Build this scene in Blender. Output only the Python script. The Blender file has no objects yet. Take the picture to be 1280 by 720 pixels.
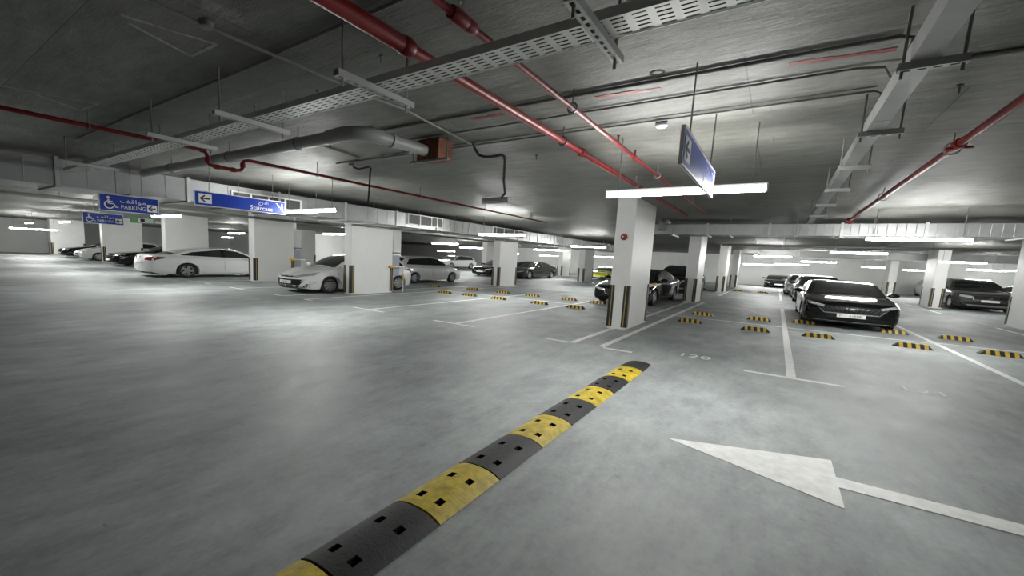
import bpy, bmesh, math, random
import numpy as np
from mathutils import Vector, Matrix
from mathutils.bvhtree import BVHTree

random.seed(7)
S = bpy.context.scene
COL = S.collection

# ------------------------------------------------------------------ camera
cam_d = bpy.data.cameras.new('camera')
cam_d.sensor_fit = 'HORIZONTAL'; cam_d.sensor_width = 36.0
cam_d.lens = 537.2 * 36.0 / 1280.0
cam_d.shift_x = (640 - 581.75) / 1280.0
cam_d.shift_y = (391.5 - 360) / 1280.0
cam_d.clip_start = 0.05; cam_d.clip_end = 300
cam = bpy.data.objects.new('camera', cam_d); COL.objects.link(cam)
RX = Vector((0.80962078, 0.5850976, 0.04663685))
DN = Vector((0.11474266, -0.07984843, -0.99018097))
FW = Vector((-0.57562863, 0.80702232, -0.1317826))
cm = Matrix.Identity(4)
for i in range(3):
    cm[i][0] = RX[i]; cm[i][1] = -DN[i]; cm[i][2] = -FW[i]
cm[2][3] = 1.5
cam.matrix_world = cm
S.camera = cam

# ------------------------------------------------------------------ world, exposure
w = bpy.data.worlds.new('world'); S.world = w; w.use_nodes = True
w.node_tree.nodes['Background'].inputs[0].default_value = (0.02, 0.021, 0.021, 1)
w.node_tree.nodes['Background'].inputs[1].default_value = 0.3
S.view_settings.view_transform = 'Standard'; S.view_settings.look = 'None'
S.view_settings.gamma = 1.0; S.view_settings.use_curve_mapping = False
S.view_settings.exposure = 0.0
LAMP_E = 245.0          # emission of a lit lamp diffuser

CEIL = 2.95

# ------------------------------------------------------------------ materials
MATS = {}
def pmat(name, color, rough=0.5, metal=0.0, noise=0.0, nscale=6.0, rvar=0.0, bump=0.0, bscale=40.0, coat=0.0, spec=0.5, emit=0.0):
    m = bpy.data.materials.new(name); m.use_nodes = True
    nt = m.node_tree; b = nt.nodes['Principled BSDF']
    c = tuple(color) + (1,)
    b.inputs['Base Color'].default_value = c
    b.inputs['Roughness'].default_value = rough
    b.inputs['Metallic'].default_value = metal
    b.inputs['Coat Weight'].default_value = coat
    b.inputs['Coat Roughness'].default_value = 0.05
    b.inputs['Specular IOR Level'].default_value = spec
    if emit:
        b.inputs['Emission Color'].default_value = c
        b.inputs['Emission Strength'].default_value = emit
    tc = nt.nodes.new('ShaderNodeTexCoord')
    if noise or rvar:
        n = nt.nodes.new('ShaderNodeTexNoise'); n.inputs['Scale'].default_value = nscale
        n.inputs['Detail'].default_value = 6; n.inputs['Roughness'].default_value = 0.6
        nt.links.new(tc.outputs['Object'], n.inputs['Vector'])
        r = nt.nodes.new('ShaderNodeMapRange'); r.inputs[1].default_value = 0.3; r.inputs[2].default_value = 0.7
        r.inputs[3].default_value = 1 - noise; r.inputs[4].default_value = 1 + noise
        nt.links.new(n.outputs['Fac'], r.inputs[0])
        mx = nt.nodes.new('ShaderNodeVectorMath'); mx.operation = 'SCALE'
        mx.inputs[0].default_value = color
        nt.links.new(r.outputs[0], mx.inputs['Scale'])
        nt.links.new(mx.outputs[0], b.inputs['Base Color'])
        if rvar:
            r2 = nt.nodes.new('ShaderNodeMapRange'); r2.inputs[1].default_value = 0.3; r2.inputs[2].default_value = 0.7
            r2.inputs[3].default_value = rough - rvar; r2.inputs[4].default_value = rough + rvar
            nt.links.new(n.outputs['Fac'], r2.inputs[0]); nt.links.new(r2.outputs[0], b.inputs['Roughness'])
    if bump:
        n2 = nt.nodes.new('ShaderNodeTexNoise'); n2.inputs['Scale'].default_value = bscale; n2.inputs['Detail'].default_value = 4
        nt.links.new(tc.outputs['Object'], n2.inputs['Vector'])
        bp = nt.nodes.new('ShaderNodeBump'); bp.inputs['Strength'].default_value = bump; bp.inputs['Distance'].default_value = 0.01
        nt.links.new(n2.outputs['Fac'], bp.inputs['Height']); nt.links.new(bp.outputs[0], b.inputs['Normal'])
    MATS[name] = m
    return m

def floor_material():
    m = bpy.data.materials.new('floor_epoxy'); m.use_nodes = True
    nt = m.node_tree; b = nt.nodes['Principled BSDF']; L = nt.links
    tc = nt.nodes.new('ShaderNodeTexCoord')
    def noise(scale, det=6, rough=0.6, stretch=None):
        n = nt.nodes.new('ShaderNodeTexNoise'); n.inputs['Scale'].default_value = scale
        n.inputs['Detail'].default_value = det; n.inputs['Roughness'].default_value = rough
        if stretch:
            mp = nt.nodes.new('ShaderNodeMapping'); mp.inputs['Scale'].default_value = stretch
            L.new(tc.outputs['Object'], mp.inputs[0]); L.new(mp.outputs[0], n.inputs['Vector'])
        else: L.new(tc.outputs['Object'], n.inputs['Vector'])
        return n
    big = noise(0.35, 4, 0.55); mid = noise(1.6, 8, 0.65, (1.0, 0.55, 1)); fine = noise(22, 4, 0.6); scuff = noise(2.2, 10, 0.75, (2.0, 0.7, 1))
    def rng(src, a, bb, c, d):
        r = nt.nodes.new('ShaderNodeMapRange'); r.inputs[1].default_value = a; r.inputs[2].default_value = bb
        r.inputs[3].default_value = c; r.inputs[4].default_value = d; L.new(src, r.inputs[0]); return r.outputs[0]
    def mul(a, bb):
        q = nt.nodes.new('ShaderNodeMath'); q.operation = 'MULTIPLY'; L.new(a, q.inputs[0]); L.new(bb, q.inputs[1]); return q.outputs[0]
    f = mul(mul(rng(big.outputs['Fac'], .3, .7, .78, 1.2), rng(mid.outputs['Fac'], .3, .7, .72, 1.22)), rng(fine.outputs['Fac'], .3, .7, .92, 1.08))
    f = mul(f, rng(scuff.outputs['Fac'], .30, .55, .66, 1.06))
    # small dark tyre scuffs
    v = nt.nodes.new('ShaderNodeTexVoronoi'); v.inputs['Scale'].default_value = 1.9
    mp = nt.nodes.new('ShaderNodeMapping'); mp.inputs['Scale'].default_value = (1.0, 2.6, 1); mp.inputs['Rotation'].default_value = (0, 0, .5)
    L.new(tc.outputs['Object'], mp.inputs[0]); L.new(mp.outputs[0], v.inputs['Vector'])
    f = mul(f, rng(v.outputs['Distance'], .03, .06, .72, 1.0))
    sc = nt.nodes.new('ShaderNodeVectorMath'); sc.operation = 'SCALE'; sc.inputs[0].default_value = (0.335, 0.362, 0.358)
    L.new(f, sc.inputs['Scale']); L.new(sc.outputs[0], b.inputs['Base Color'])
    L.new(rng(scuff.outputs['Fac'], .3, .7, .46, .70), b.inputs['Roughness'])
    b.inputs['Specular IOR Level'].default_value = 0.45
    bp = nt.nodes.new('ShaderNodeBump'); bp.inputs['Strength'].default_value = 0.12; bp.inputs['Distance'].default_value = 0.01
    L.new(scuff.outputs['Fac'], bp.inputs['Height']); L.new(bp.outputs[0], b.inputs['Normal'])
    MATS['floor'] = m

def ceiling_material():
    m = bpy.data.materials.new('ceiling_concrete'); m.use_nodes = True
    nt = m.node_tree; b = nt.nodes['Principled BSDF']; L = nt.links
    tc = nt.nodes.new('ShaderNodeTexCoord')
    def noise(scale, det, rough, st=(1, 1, 1)):
        n = nt.nodes.new('ShaderNodeTexNoise'); n.inputs['Scale'].default_value = scale
        n.inputs['Detail'].default_value = det; n.inputs['Roughness'].default_value = rough
        mp = nt.nodes.new('ShaderNodeMapping'); mp.inputs['Scale'].default_value = st
        L.new(tc.outputs['Object'], mp.inputs[0]); L.new(mp.outputs[0], n.inputs['Vector']); return n
    def rng(src, a, bb, c, d):
        r = nt.nodes.new('ShaderNodeMapRange'); r.inputs[1].default_value = a; r.inputs[2].default_value = bb
        r.inputs[3].default_value = c; r.inputs[4].default_value = d; L.new(src, r.inputs[0]); return r.outputs[0]
    def mul(a, bb):
        q = nt.nodes.new('ShaderNodeMath'); q.operation = 'MULTIPLY'; L.new(a, q.inputs[0]); L.new(bb, q.inputs[1]); return q.outputs[0]
    n1 = noise(0.8, 8, .6, (1, .45, 1)); n2 = noise(5, 8, .7, (.5, 1.6, 1)); n3 = noise(0.3, 3, .5)
    br = nt.nodes.new('ShaderNodeTexBrick')
    br.offset = 0.5; br.inputs['Scale'].default_value = 1.0
    br.inputs['Mortar Size'].default_value = 0.006; br.inputs['Mortar Smooth'].default_value = 0.3
    br.inputs['Brick Width'].default_value = 2.75; br.inputs['Row Height'].default_value = 1.35
    br.inputs['Color1'].default_value = (1, 1, 1, 1); br.inputs['Color2'].default_value = (.86, .86, .86, 1); br.inputs['Mortar'].default_value = (.55, .55, .55, 1)
    mp = nt.nodes.new('ShaderNodeMapping'); mp.inputs['Location'].default_value = (.35, .42, 0)
    L.new(tc.outputs['Object'], mp.inputs[0]); L.new(mp.outputs[0], br.inputs['Vector'])
    f = mul(mul(rng(n1.outputs['Fac'], .3, .7, .62, 1.3), rng(n2.outputs['Fac'], .3, .7, .72, 1.25)), rng(n3.outputs['Fac'], .3, .7, .84, 1.14))
    sp = nt.nodes.new('ShaderNodeSeparateColor'); L.new(br.outputs['Color'], sp.inputs[0])
    f = mul(f, sp.outputs[0])
    sc = nt.nodes.new('ShaderNodeVectorMath'); sc.operation = 'SCALE'; sc.inputs[0].default_value = (0.208, 0.209, 0.191)
    b.inputs['Specular IOR Level'].default_value = 0.32
    L.new(f, sc.inputs['Scale']); L.new(sc.outputs[0], b.inputs['Base Color'])
    L.new(rng(n1.outputs['Fac'], .3, .7, .48, .75), b.inputs['Roughness'])
    bp = nt.nodes.new('ShaderNodeBump'); bp.inputs['Strength'].default_value = 0.5; bp.inputs['Distance'].default_value = 0.03
    L.new(n2.outputs['Fac'], bp.inputs['Height']); L.new(bp.outputs[0], b.inputs['Normal'])
    MATS['ceiling'] = m

floor_material(); ceiling_material()
pmat('wall', (0.62, 0.63, 0.61), 0.6, noise=0.05, nscale=.8)
pmat('wall_grey', (0.45, 0.455, 0.445), 0.6, noise=0.05, nscale=.8)
pmat('column_paint', (0.80, 0.805, 0.785), 0.45, noise=0.03, nscale=2)
pmat('line_paint', (0.78, 0.79, 0.76), 0.5, noise=0.14, nscale=9)
pmat('faded_paint', (0.52, 0.535, 0.525), 0.5, noise=0.2, nscale=14)
pmat('galvanised', (0.40, 0.41, 0.40), 0.45, metal=0.5, noise=0.10, nscale=3)
pmat('duct_metal', (0.33, 0.34, 0.335), 0.42, metal=0.6, noise=0.10, nscale=2.5)
pmat('tray_metal', (0.66, 0.67, 0.65), 0.45, metal=0.45, noise=0.08, nscale=5)
pmat('rod_steel', (0.22, 0.225, 0.21), 0.5, metal=0.4)
pmat('conduit_grey', (0.17, 0.175, 0.16), 0.5, noise=0.1)
pmat('cable_black', (0.012, 0.012, 0.012), 0.5)
pmat('red_pipe', (0.19, 0.010, 0.012), 0.42, spec=.28, noise=0.1, nscale=5)
pmat('red_paint', (0.22, 0.035, 0.032), 0.6, noise=0.3, nscale=16)
pmat('chalk', (0.30, 0.30, 0.28), 0.7, noise=.3, nscale=10)
pmat('pvc_grey', (0.34, 0.345, 0.33), 0.4, noise=0.06)
pmat('rust_wood', (0.20, 0.075, 0.035), 0.7, noise=0.35, nscale=7)
pmat('rubber_black', (0.013, 0.014, 0.014), 0.65, noise=0.25, nscale=12, bump=0.25, bscale=60)
pmat('rubber_yellow', (0.50, 0.375, 0.018), 0.6, noise=0.4, nscale=11, bump=0.25, bscale=60)
pmat('stop_black', (0.025, 0.024, 0.022), 0.6, noise=0.2, nscale=10)
pmat('stop_yellow', (0.62, 0.42, 0.06), 0.5, noise=0.3, nscale=14)
pmat('hole_dark', (0.008, 0.008, 0.008), 0.9)
pmat('guard_black', (0.02, 0.02, 0.02), 0.5)
pmat('guard_yellow', (0.38, 0.29, 0.09), 0.5, noise=.15, nscale=10)
pmat('lamp_housing', (0.66, 0.67, 0.65), 0.4)
pmat('lamp_off', (0.72, 0.73, 0.70), 0.3)
pmat('lamp_lit', (1.0, 1.0, 0.975), 0.4, emit=LAMP_E)
pmat('sign_blue', (0.005, 0.04, 0.36), 0.35, spec=.3)
pmat('sign_white', (0.85, 0.86, 0.86), 0.35)
pmat('sign_green', (0.10, 0.42, 0.12), 0.4)
pmat('sign_frame', (0.66, 0.67, 0.68), 0.35, metal=.3)
pmat('detector_white', (0.75, 0.75, 0.72), 0.4)
pmat('alarm_red', (0.27, 0.012, 0.015), 0.3)
pmat('arm_yellow', (0.72, 0.42, 0.04), 0.45)
pmat('vent_white', (0.72, 0.73, 0.72), 0.5)
pmat('panel_blue', (0.34, 0.37, 0.44), 0.5)
pmat('grille_dark', (0.06, 0.062, 0.06), 0.6)
# vehicles
pmat('paint_black', (0.005, 0.0055, 0.0065), 0.09, spec=.45)
pmat('paint_white', (0.80, 0.81, 0.80), 0.25, coat=1.0)
pmat('paint_darkgrey', (0.028, 0.029, 0.031), 0.12, spec=.45)
pmat('paint_grey', (0.06, 0.062, 0.061), 0.14, spec=.45)
pmat('paint_silver', (0.42, 0.43, 0.43), 0.3, metal=.5, coat=1.0)
pmat('paint_yellow', (0.66, 0.72, 0.02), 0.25, coat=1.0)
pmat('glass', (0.018, 0.022, 0.022), 0.04, coat=.4, spec=.8)
pmat('trim_black', (0.008, 0.008, 0.008), 0.4, spec=.25)
pmat('under_black', (0.008, 0.008, 0.008), 0.9)
pmat('tyre', (0.018, 0.018, 0.018), 0.75)
pmat('alloy', (0.46, 0.47, 0.47), 0.3, metal=.85)
pmat('chrome', (0.72, 0.73, 0.73), 0.15, metal=1.0)
pmat('headlight', (0.55, 0.57, 0.58), 0.08, metal=.35, coat=1.0)
pmat('taillight', (0.22, 0.008, 0.012), 0.12, coat=1.0)
pmat('plate', (0.80, 0.80, 0.78), 0.4)
pmat('ink', (0.02, 0.02, 0.025), 0.6)

# ------------------------------------------------------------------ mesh builder
class MB:
    def __init__(s): s.v = []; s.f = []; s.m = []
    def quad(s, pts, mi=0):
        n = len(s.v); s.v += [tuple(p) for p in pts]; s.f.append(tuple(range(n, n + len(pts)))); s.m.append(mi)
    def box(s, x0, x1, y0, y1, z0, z1, mi=0):
        n = len(s.v)
        s.v += [(x, y, z) for z in (z0, z1) for y in (y0, y1) for x in (x0, x1)]
        for f in ((0, 2, 3, 1), (4, 5, 7, 6), (0, 1, 5, 4), (2, 6, 7, 3), (0, 4, 6, 2), (1, 3, 7, 5)):
            s.f.append(tuple(n + i for i in f)); s.m.append(mi)
        return s
    def prism(s, poly, axis, a0, a1, mi=0):
        """poly: list of 2-d points, extruded along axis ('x','y','z') from a0 to a1"""
        def P(p, a):
            return {'x': (a, p[0], p[1]), 'y': (p[0], a, p[1]), 'z': (p[0], p[1], a)}[axis]
        n = len(s.v); k = len(poly)
        s.v += [P(p, a0) for p in poly] + [P(p, a1) for p in poly]
        s.f.append(tuple(n + i for i in range(k))); s.m.append(mi)
        s.f.append(tuple(n + k + i for i in reversed(range(k)))); s.m.append(mi)
        for i in range(k):
            j = (i + 1) % k
            s.f.append((n + i, n + k + i, n + k + j, n + j)); s.m.append(mi)
        return s
    def tube(s, path, r, seg=10, mi=0, cap=True):
        path = [Vector(p) for p in path]; n0 = len(s.v); k = len(path)
        rad = r if hasattr(r, '__len__') else [r] * k
        up = None
        for i, p in enumerate(path):
            t = (path[min(i + 1, k - 1)] - path[max(i - 1, 0)])
            t = t.normalized() if t.length > 1e-9 else Vector((0, 0, 1))
            if up is None:
                a = Vector((0, 0, 1)) if abs(t.z) < .9 else Vector((1, 0, 0))
                u = t.cross(a).normalized()
            else:
                u = (up - t * up.dot(t)).normalized()
            up = u; vv = t.cross(u)
            for q in range(seg):
                an = 2 * math.pi * q / seg
                s.v.append(tuple(p + u * (math.cos(an) * rad[i]) + vv * (math.sin(an) * rad[i])))
        for i in range(k - 1):
            for q in range(seg):
                a = n0 + i * seg + q; b = n0 + i * seg + (q + 1) % seg
                s.f.append((a, b, b + seg, a + seg)); s.m.append(mi)
        if cap:
            s.f.append(tuple(n0 + q for q in reversed(range(seg)))); s.m.append(mi)
            s.f.append(tuple(n0 + (k - 1) * seg + q for q in range(seg))); s.m.append(mi)
        return s
    def lathe(s, prof, axis='z', c=(0, 0, 0), seg=20, mi=0, cap=True):
        """prof: (radius, along) pairs"""
        n0 = len(s.v)
        for r, a in prof:
            for q in range(seg):
                an = 2 * math.pi * q / seg; x, y = r * math.cos(an), r * math.sin(an)
                p = {'z': (x, y, a), 'x': (a, x, y), 'y': (x, a, y)}[axis]
                s.v.append((p[0] + c[0], p[1] + c[1], p[2] + c[2]))
        for i in range(len(prof) - 1):
            for q in range(seg):
                a = n0 + i * seg + q; b = n0 + i * seg + (q + 1) % seg
                s.f.append((a, b, b + seg, a + seg)); s.m.append(mi)
        if not cap: return s
        s.f.append(tuple(n0 + q for q in reversed(range(seg)))); s.m.append(mi)
        s.f.append(tuple(n0 + (len(prof) - 1) * seg + q for q in range(seg))); s.m.append(mi)
        return s
    def mesh(s, name, mats, smooth=False, recalc=True):
        me = bpy.data.meshes.new(name); me.from_pydata(s.v, [], s.f)
        for m in (mats if isinstance(mats, (list, tuple)) else [mats]): me.materials.append(MATS[m])
        if len(set(s.m)) > 1: me.polygons.foreach_set('material_index', s.m)
        if recalc:
            bm = bmesh.new(); bm.from_mesh(me); bmesh.ops.recalc_face_normals(bm, faces=bm.faces); bm.to_mesh(me); bm.free()
        if smooth:
            me.polygons.foreach_set('use_smooth', [True] * len(me.polygons))
            try: me.set_sharp_from_angle(angle=math.radians(40))
            except Exception: pass
        me.update()
        return me
    def build(s, name, mats, parent=None, smooth=False, loc=(0, 0, 0), rot=(0, 0, 0)):
        return link(name, s.mesh(name, mats, smooth), parent, loc, rot)

def link(name, data, parent=None, loc=(0, 0, 0), rot=(0, 0, 0)):
    o = bpy.data.objects.new(name, data); COL.objects.link(o)
    o.location = loc; o.rotation_euler = rot
    if parent: o.parent = parent
    return o
def tag(o, label=None, cat=None, group=None, kind=None):
    if label: o['label'] = label
    if cat: o['category'] = cat
    if group: o['group'] = group
    if kind: o['kind'] = kind
    return o
def thing(name, label, cat, loc=(0, 0, 0), rz=0, group=None):
    o = link(name, None, None, loc, (0, 0, rz)); o.empty_display_size = .1
    return tag(o, label, cat, group)
def text_mesh(txt, size, mat, ext=0.002):
    c = bpy.data.curves.new('text', 'FONT'); c.body = txt; c.size = size; c.extrude = ext
    c.align_x = 'CENTER'; c.align_y = 'CENTER'; c.resolution_u = 3
    o = bpy.data.objects.new('text_tmp', c); COL.objects.link(o)
    dg = bpy.context.evaluated_depsgraph_get(); dg.update()
    me = bpy.data.meshes.new_from_object(o.evaluated_get(dg))
    bpy.data.objects.remove(o); bpy.data.curves.remove(c)
    me.materials.clear(); me.materials.append(MATS[mat])
    return me

# ------------------------------------------------------------------ the shell
XL, XR, YF, YB = -54.0, 22.0, -9.0, 52.0
floor = tag(MB().box(XL, XR, YF, YB, -.2, 0).build('floor', 'floor'), 'grey sealed concrete floor of the car park', None, None, 'structure')
ceiling = tag(MB().box(XL, XR, YF, YB, CEIL, CEIL + .3).build('ceiling', 'ceiling'), 'bare board-marked concrete ceiling', None, None, 'structure')
tag(MB().box(XL - .2, XR + .2, YB, YB + .2, 0, CEIL).build('wall_back', 'wall'), 'white painted far wall', None, None, 'structure')
wl = tag(MB().box(XL - .2, XL, YF, YB, 0, CEIL).build('wall_left', 'wall'), 'pale grey far left wall in panels', None, None, 'structure')
tag(MB().box(XR, XR + .2, YF, YB, 0, CEIL).build('wall_right', 'wall'), 'white wall on the right side', None, None, 'structure')
tag(MB().box(XL - .2, XR + .2, YF - .2, YF, 0, CEIL).build('wall_front', 'wall_grey'), 'grey wall behind the viewer', None, None, 'structure')
tag(MB().box(XL, -27.0, 26.0, 26.25, 0, CEIL).build('wall_inner', 'wall'), 'white partition wall deep behind the left columns', None, None, 'structure')
for y in (2.0, 5.0, 8.0, 11.0, 14.0):
    MB().box(XL, XL + .015, y, y + 2.97, .12, CEIL - .4).build('wall_panel', 'wall', wl)

# floor paint (parts of the floor)
LW = .055
def line(x0, x1, y0, y1, mat='line_paint', name='stall_line'):
    return MB().box(x0, x1, y0, y1, -.002, .003).build(name, mat, floor)
for X, y0, y1 in ((.34, 7.6, 21.2), (3.16, 7.6, 21.2), (-2.40, 7.62, 21.2), (-2.93, 7.55, 21.2), (-5.66, 7.53, 21.2), (-8.5, 7.55, 21.2),
                  (-11.3, 7.55, 21.2), (-12.45, 7.55, 21.2), (-15.3, 7.55, 21.2), (-17.75, 7.55, 21.2), (-18.7, 7.55, 21.2), (5.95, 7.6, 21.2), (7.0, 7.6, 21.2),
                  (.34, 27.0, 40.5), (3.16, 27.0, 40.5), (-2.40, 27.0, 40.5), (-5.66, 27.0, 40.5), (5.95, 27, 40.5), (-22.9, 7.6, 14), (-26.9, 7.6, 14)):
    line(X - LW, X + LW, y0, y1)
for x0, x1 in ((-6.27, -5.12), (-3.46, -2.93 - LW), (-2.40 + LW, -1.85), (-.23, .92), (-9.1, -7.9), (-11.25, -10.9), (-12.9, -12.5), (2.6, 3.7), (-15.8, -14.8), (-17.7, -17.2), (-19.2, -18.75)):
    line(x0, x1, 7.5, 7.6, name='end_line')
for x0, x1, y in ((-11.25, -5.71, 14.35), (-5.6, -2.99, 14.35), (-2.34, .28, 14.3), (.40, 3.10, 14.28), (3.22, 5.9, 14.45), (-2.34, 5.9, 33.6), (-11.25, -2.99, 33.6)):
    line(x0, x1, y - .045, y + .045, name='row_line')
arrow = MB()
arrow.prism([(-.61, 3.99), (.53, 3.56), (.53, 3.90), (3.2, 3.92), (3.2, 4.10), (.53, 4.09), (.53, 4.44)], 'z', -.002, .004)
tag(arrow.build('arrow_marking', 'line_paint', floor), 'white arrow painted on the floor pointing left')
def number(txt, x, y, size, mat):
    o = link('number_marking', text_mesh(txt, size, mat, .002), floor, (x, y, .001)); o.scale = (1.15, 1.3, 1)
    return o
tag(number('120', -.97, 8.06, .30, 'line_paint'), 'white painted bay number 120')
tag(number('121', 1.76, 8.06, .30, 'faded_paint'), 'faded painted bay number 121')

# formwork paint strokes on the ceiling (parts of the ceiling)
for x0, y0, x1, y1 in ((-.1, 3.93, .46, 3.99), (-1.48, 3.91, -.95, 3.97), (-2.82, 3.90, -2.44, 3.92)):
    m = MB(); n = 7
    for i in range(n):
        a, b = i / n, (i + 1) / n
        h0, h1 = .02 + .025 * random.random(), .02 + .02 * random.random()
        m.prism([(x0 + (x1 - x0) * a, y0 + (y1 - y0) * a - h0), (x0 + (x1 - x0) * b, y0 + (y1 - y0) * b - h0), (x0 + (x1 - x0) * b, y0 + (y1 - y0) * b + h0), (x0 + (x1 - x0) * a, y0 + (y1 - y0) * a + h0)], 'z', CEIL - .003, CEIL + .01)
    tag(m.build('paint_stroke', 'red_paint', ceiling), 'red paint stroke on the ceiling')
for poly in ([(-3.65, 1.10), (-3.51, 1.63), (-3.91, 1.62), (-3.73, 1.16)], [(-6.41, .91), (-6.19, 1.61), (-6.69, 1.58), (-6.42, 1.17)]):
    for (xa, ya), (xb, yb_) in zip(poly[:-1], poly[1:]):
        d = Vector((xb - xa, yb_ - ya)).normalized(); nn = Vector((-d.y, d.x)) * .014
        tag(MB().prism([(xa + nn.x, ya + nn.y), (xb + nn.x, yb_ + nn.y), (xb - nn.x, yb_ - nn.y), (xa - nn.x, ya - nn.y)], 'z', CEIL - .002, CEIL + .01).build('chalk_stroke', 'chalk', ceiling), 'pale chalky streak on the ceiling')
for x, y in ((-2.55, 2.35), (-3.6, 2.55), (-2.2, 2.75), (-1.75, 2.85), (-1.0, 2.9), (-4.6, 2.5), (-5.2, 3.9), (.95, 4.9), (1.9, 6.1), (2.6, 7.6), (-.2, 5.9), (-2.9, 5.6)):
    MB().tube([(x, y, CEIL - .07), (x, y, CEIL)], .006, 6).tube([(x - .02, y, CEIL - .012), (x + .02, y, CEIL - .012)], .008, 6).build('anchor_stub', 'rod_steel', ceiling)
m = MB(); m.lathe([(.035, CEIL + .01), (.035, CEIL - .004), (.055, CEIL - .004), (.058, CEIL + .002)], 'z', (-.91, 3.64, 0), 16)
m.build('ceiling_hole', 'hole_dark', ceiling)

# ------------------------------------------------------------------ columns
def column(x0, x1, y0, y1, label, guards=True, group='white columns of the car park'):
    cx, cy = (x0 + x1) / 2, (y0 + y1) / 2; hx, hy = (x1 - x0) / 2, (y1 - y0) / 2
    t = thing('column', label, 'column', (cx, cy, 0), 0, group)
    b = .012
    oc = [(-hx + b, -hy), (hx - b, -hy), (hx, -hy + b), (hx, hy - b), (hx - b, hy), (-hx + b, hy), (-hx, hy - b), (-hx, -hy + b)]
    MB().prism(oc, 'z', 0.0, CEIL).build('shaft', 'column_paint', t)
    if guards:
        for sx in (-1, 1):
            for sy in (-1, 1):
                X, Y, g, th = sx * hx, sy * hy, .105, .014
                L = [(X + sx * th, Y + sy * th), (X - sx * g, Y + sy * th), (X - sx * g, Y), (X, Y), (X, Y - sy * g * 1.25), (X + sx * th, Y - sy * g * 1.25)]
                gd = MB().prism(L, 'z', .05, 1.0).build('corner_guard', 'guard_black', t)
                st = MB()
                st.box(min(X - sx * .044, X - sx * .064), max(X - sx * .044, X - sx * .064), min(Y + sy * th, Y + sy * (th + .002)), max(Y + sy * th, Y + sy * (th + .002)), .06, .99)
                st.box(min(X + sx * th, X + sx * (th + .002)), max(X + sx * th, X + sx * (th + .002)), min(Y - sy * .055, Y - sy * .08), max(Y - sy * .055, Y - sy * .08), .06, .99)
                st.build('reflective_strip', 'guard_yellow', gd)
    return t
column(-3.07, -2.65, 10.0, 11.85, 'nearest white column, with a red fire alarm and black corner guards')
column(-3.1, -2.66, 20.2, 22.0, 'white column directly behind the nearest one, beside the black car')
column(-3.0, -2.56, 31.0, 32.9, 'third white column of the row behind the alarm column')
column(-2.95, -2.5, 39.8, 41.6, 'farthest white column of the row behind the alarm column')
column(-12.17, -11.8, 9.7, 11.65, 'wide white column right of the white car with the black lower bumper')
column(-18.45, -18.0, 9.66, 11.5, 'wide white column in front of the long white sedan')
column(-12.1, -11.68, 19.2, 21.05, 'white column in mid distance between two dark cars')
column(-11.95, -11.5, 30.9, 32.8, 'white column left of the yellow car')
column(-17.3, -16.8, 39.2, 41.2, 'small distant white column right of the dark grey sedan')
column(6.4, 6.85, 31.2, 33.0, 'white column beside the dark grey SUV on the right')
column(6.55, 7.0, 20.9, 22.75, 'white column cut off by the right edge of the picture')
column(7.4, 7.9, 48.6, 50.6, 'distant white column near the far wall on the right')
column(-26.35, -25.9, 9.2, 11.3, 'white column between the black car and the long white sedan')
column(-36.5, -36.0, 9.2, 11.4, 'white column between the black car and the small white car')
column(-50.2, -49.4, 9.2, 11.4, 'small white column at the far left wall')
column(-21.6, -21.1, 19.6, 21.6, 'white column behind the windscreen of the black bumpered white car')
column(-20.6, -20.1, 30.9, 32.9, 'distant white column behind the small white hatchback')
column(-31.2, -30.75, 19.6, 21.6, 'faint white column before the partition wall deep at the left')
column(16.0, 16.45, 31.2, 33.0, 'white column hidden behind the dark grey SUV')

# fire alarm sounder on the nearest column
t = thing('fire_alarm', 'round red fire alarm sounder on the nearest column', 'fire alarm', (-2.86, 10.0, 2.09))
MB().lathe([(.075, -.002), (.075, -.03), (.062, -.035)], 'y', seg=20).build('base_plate', 'alarm_red', t, True)
MB().lathe([(.055, -.035), (.06, -.07), (.045, -.10), (.02, -.108)], 'y', seg=20).build('sounder', 'alarm_red', t, True)
MB().lathe([(.018, -.108), (.016, -.118)], 'y', seg=12).build('lens', 'detector_white', t, True)

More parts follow.
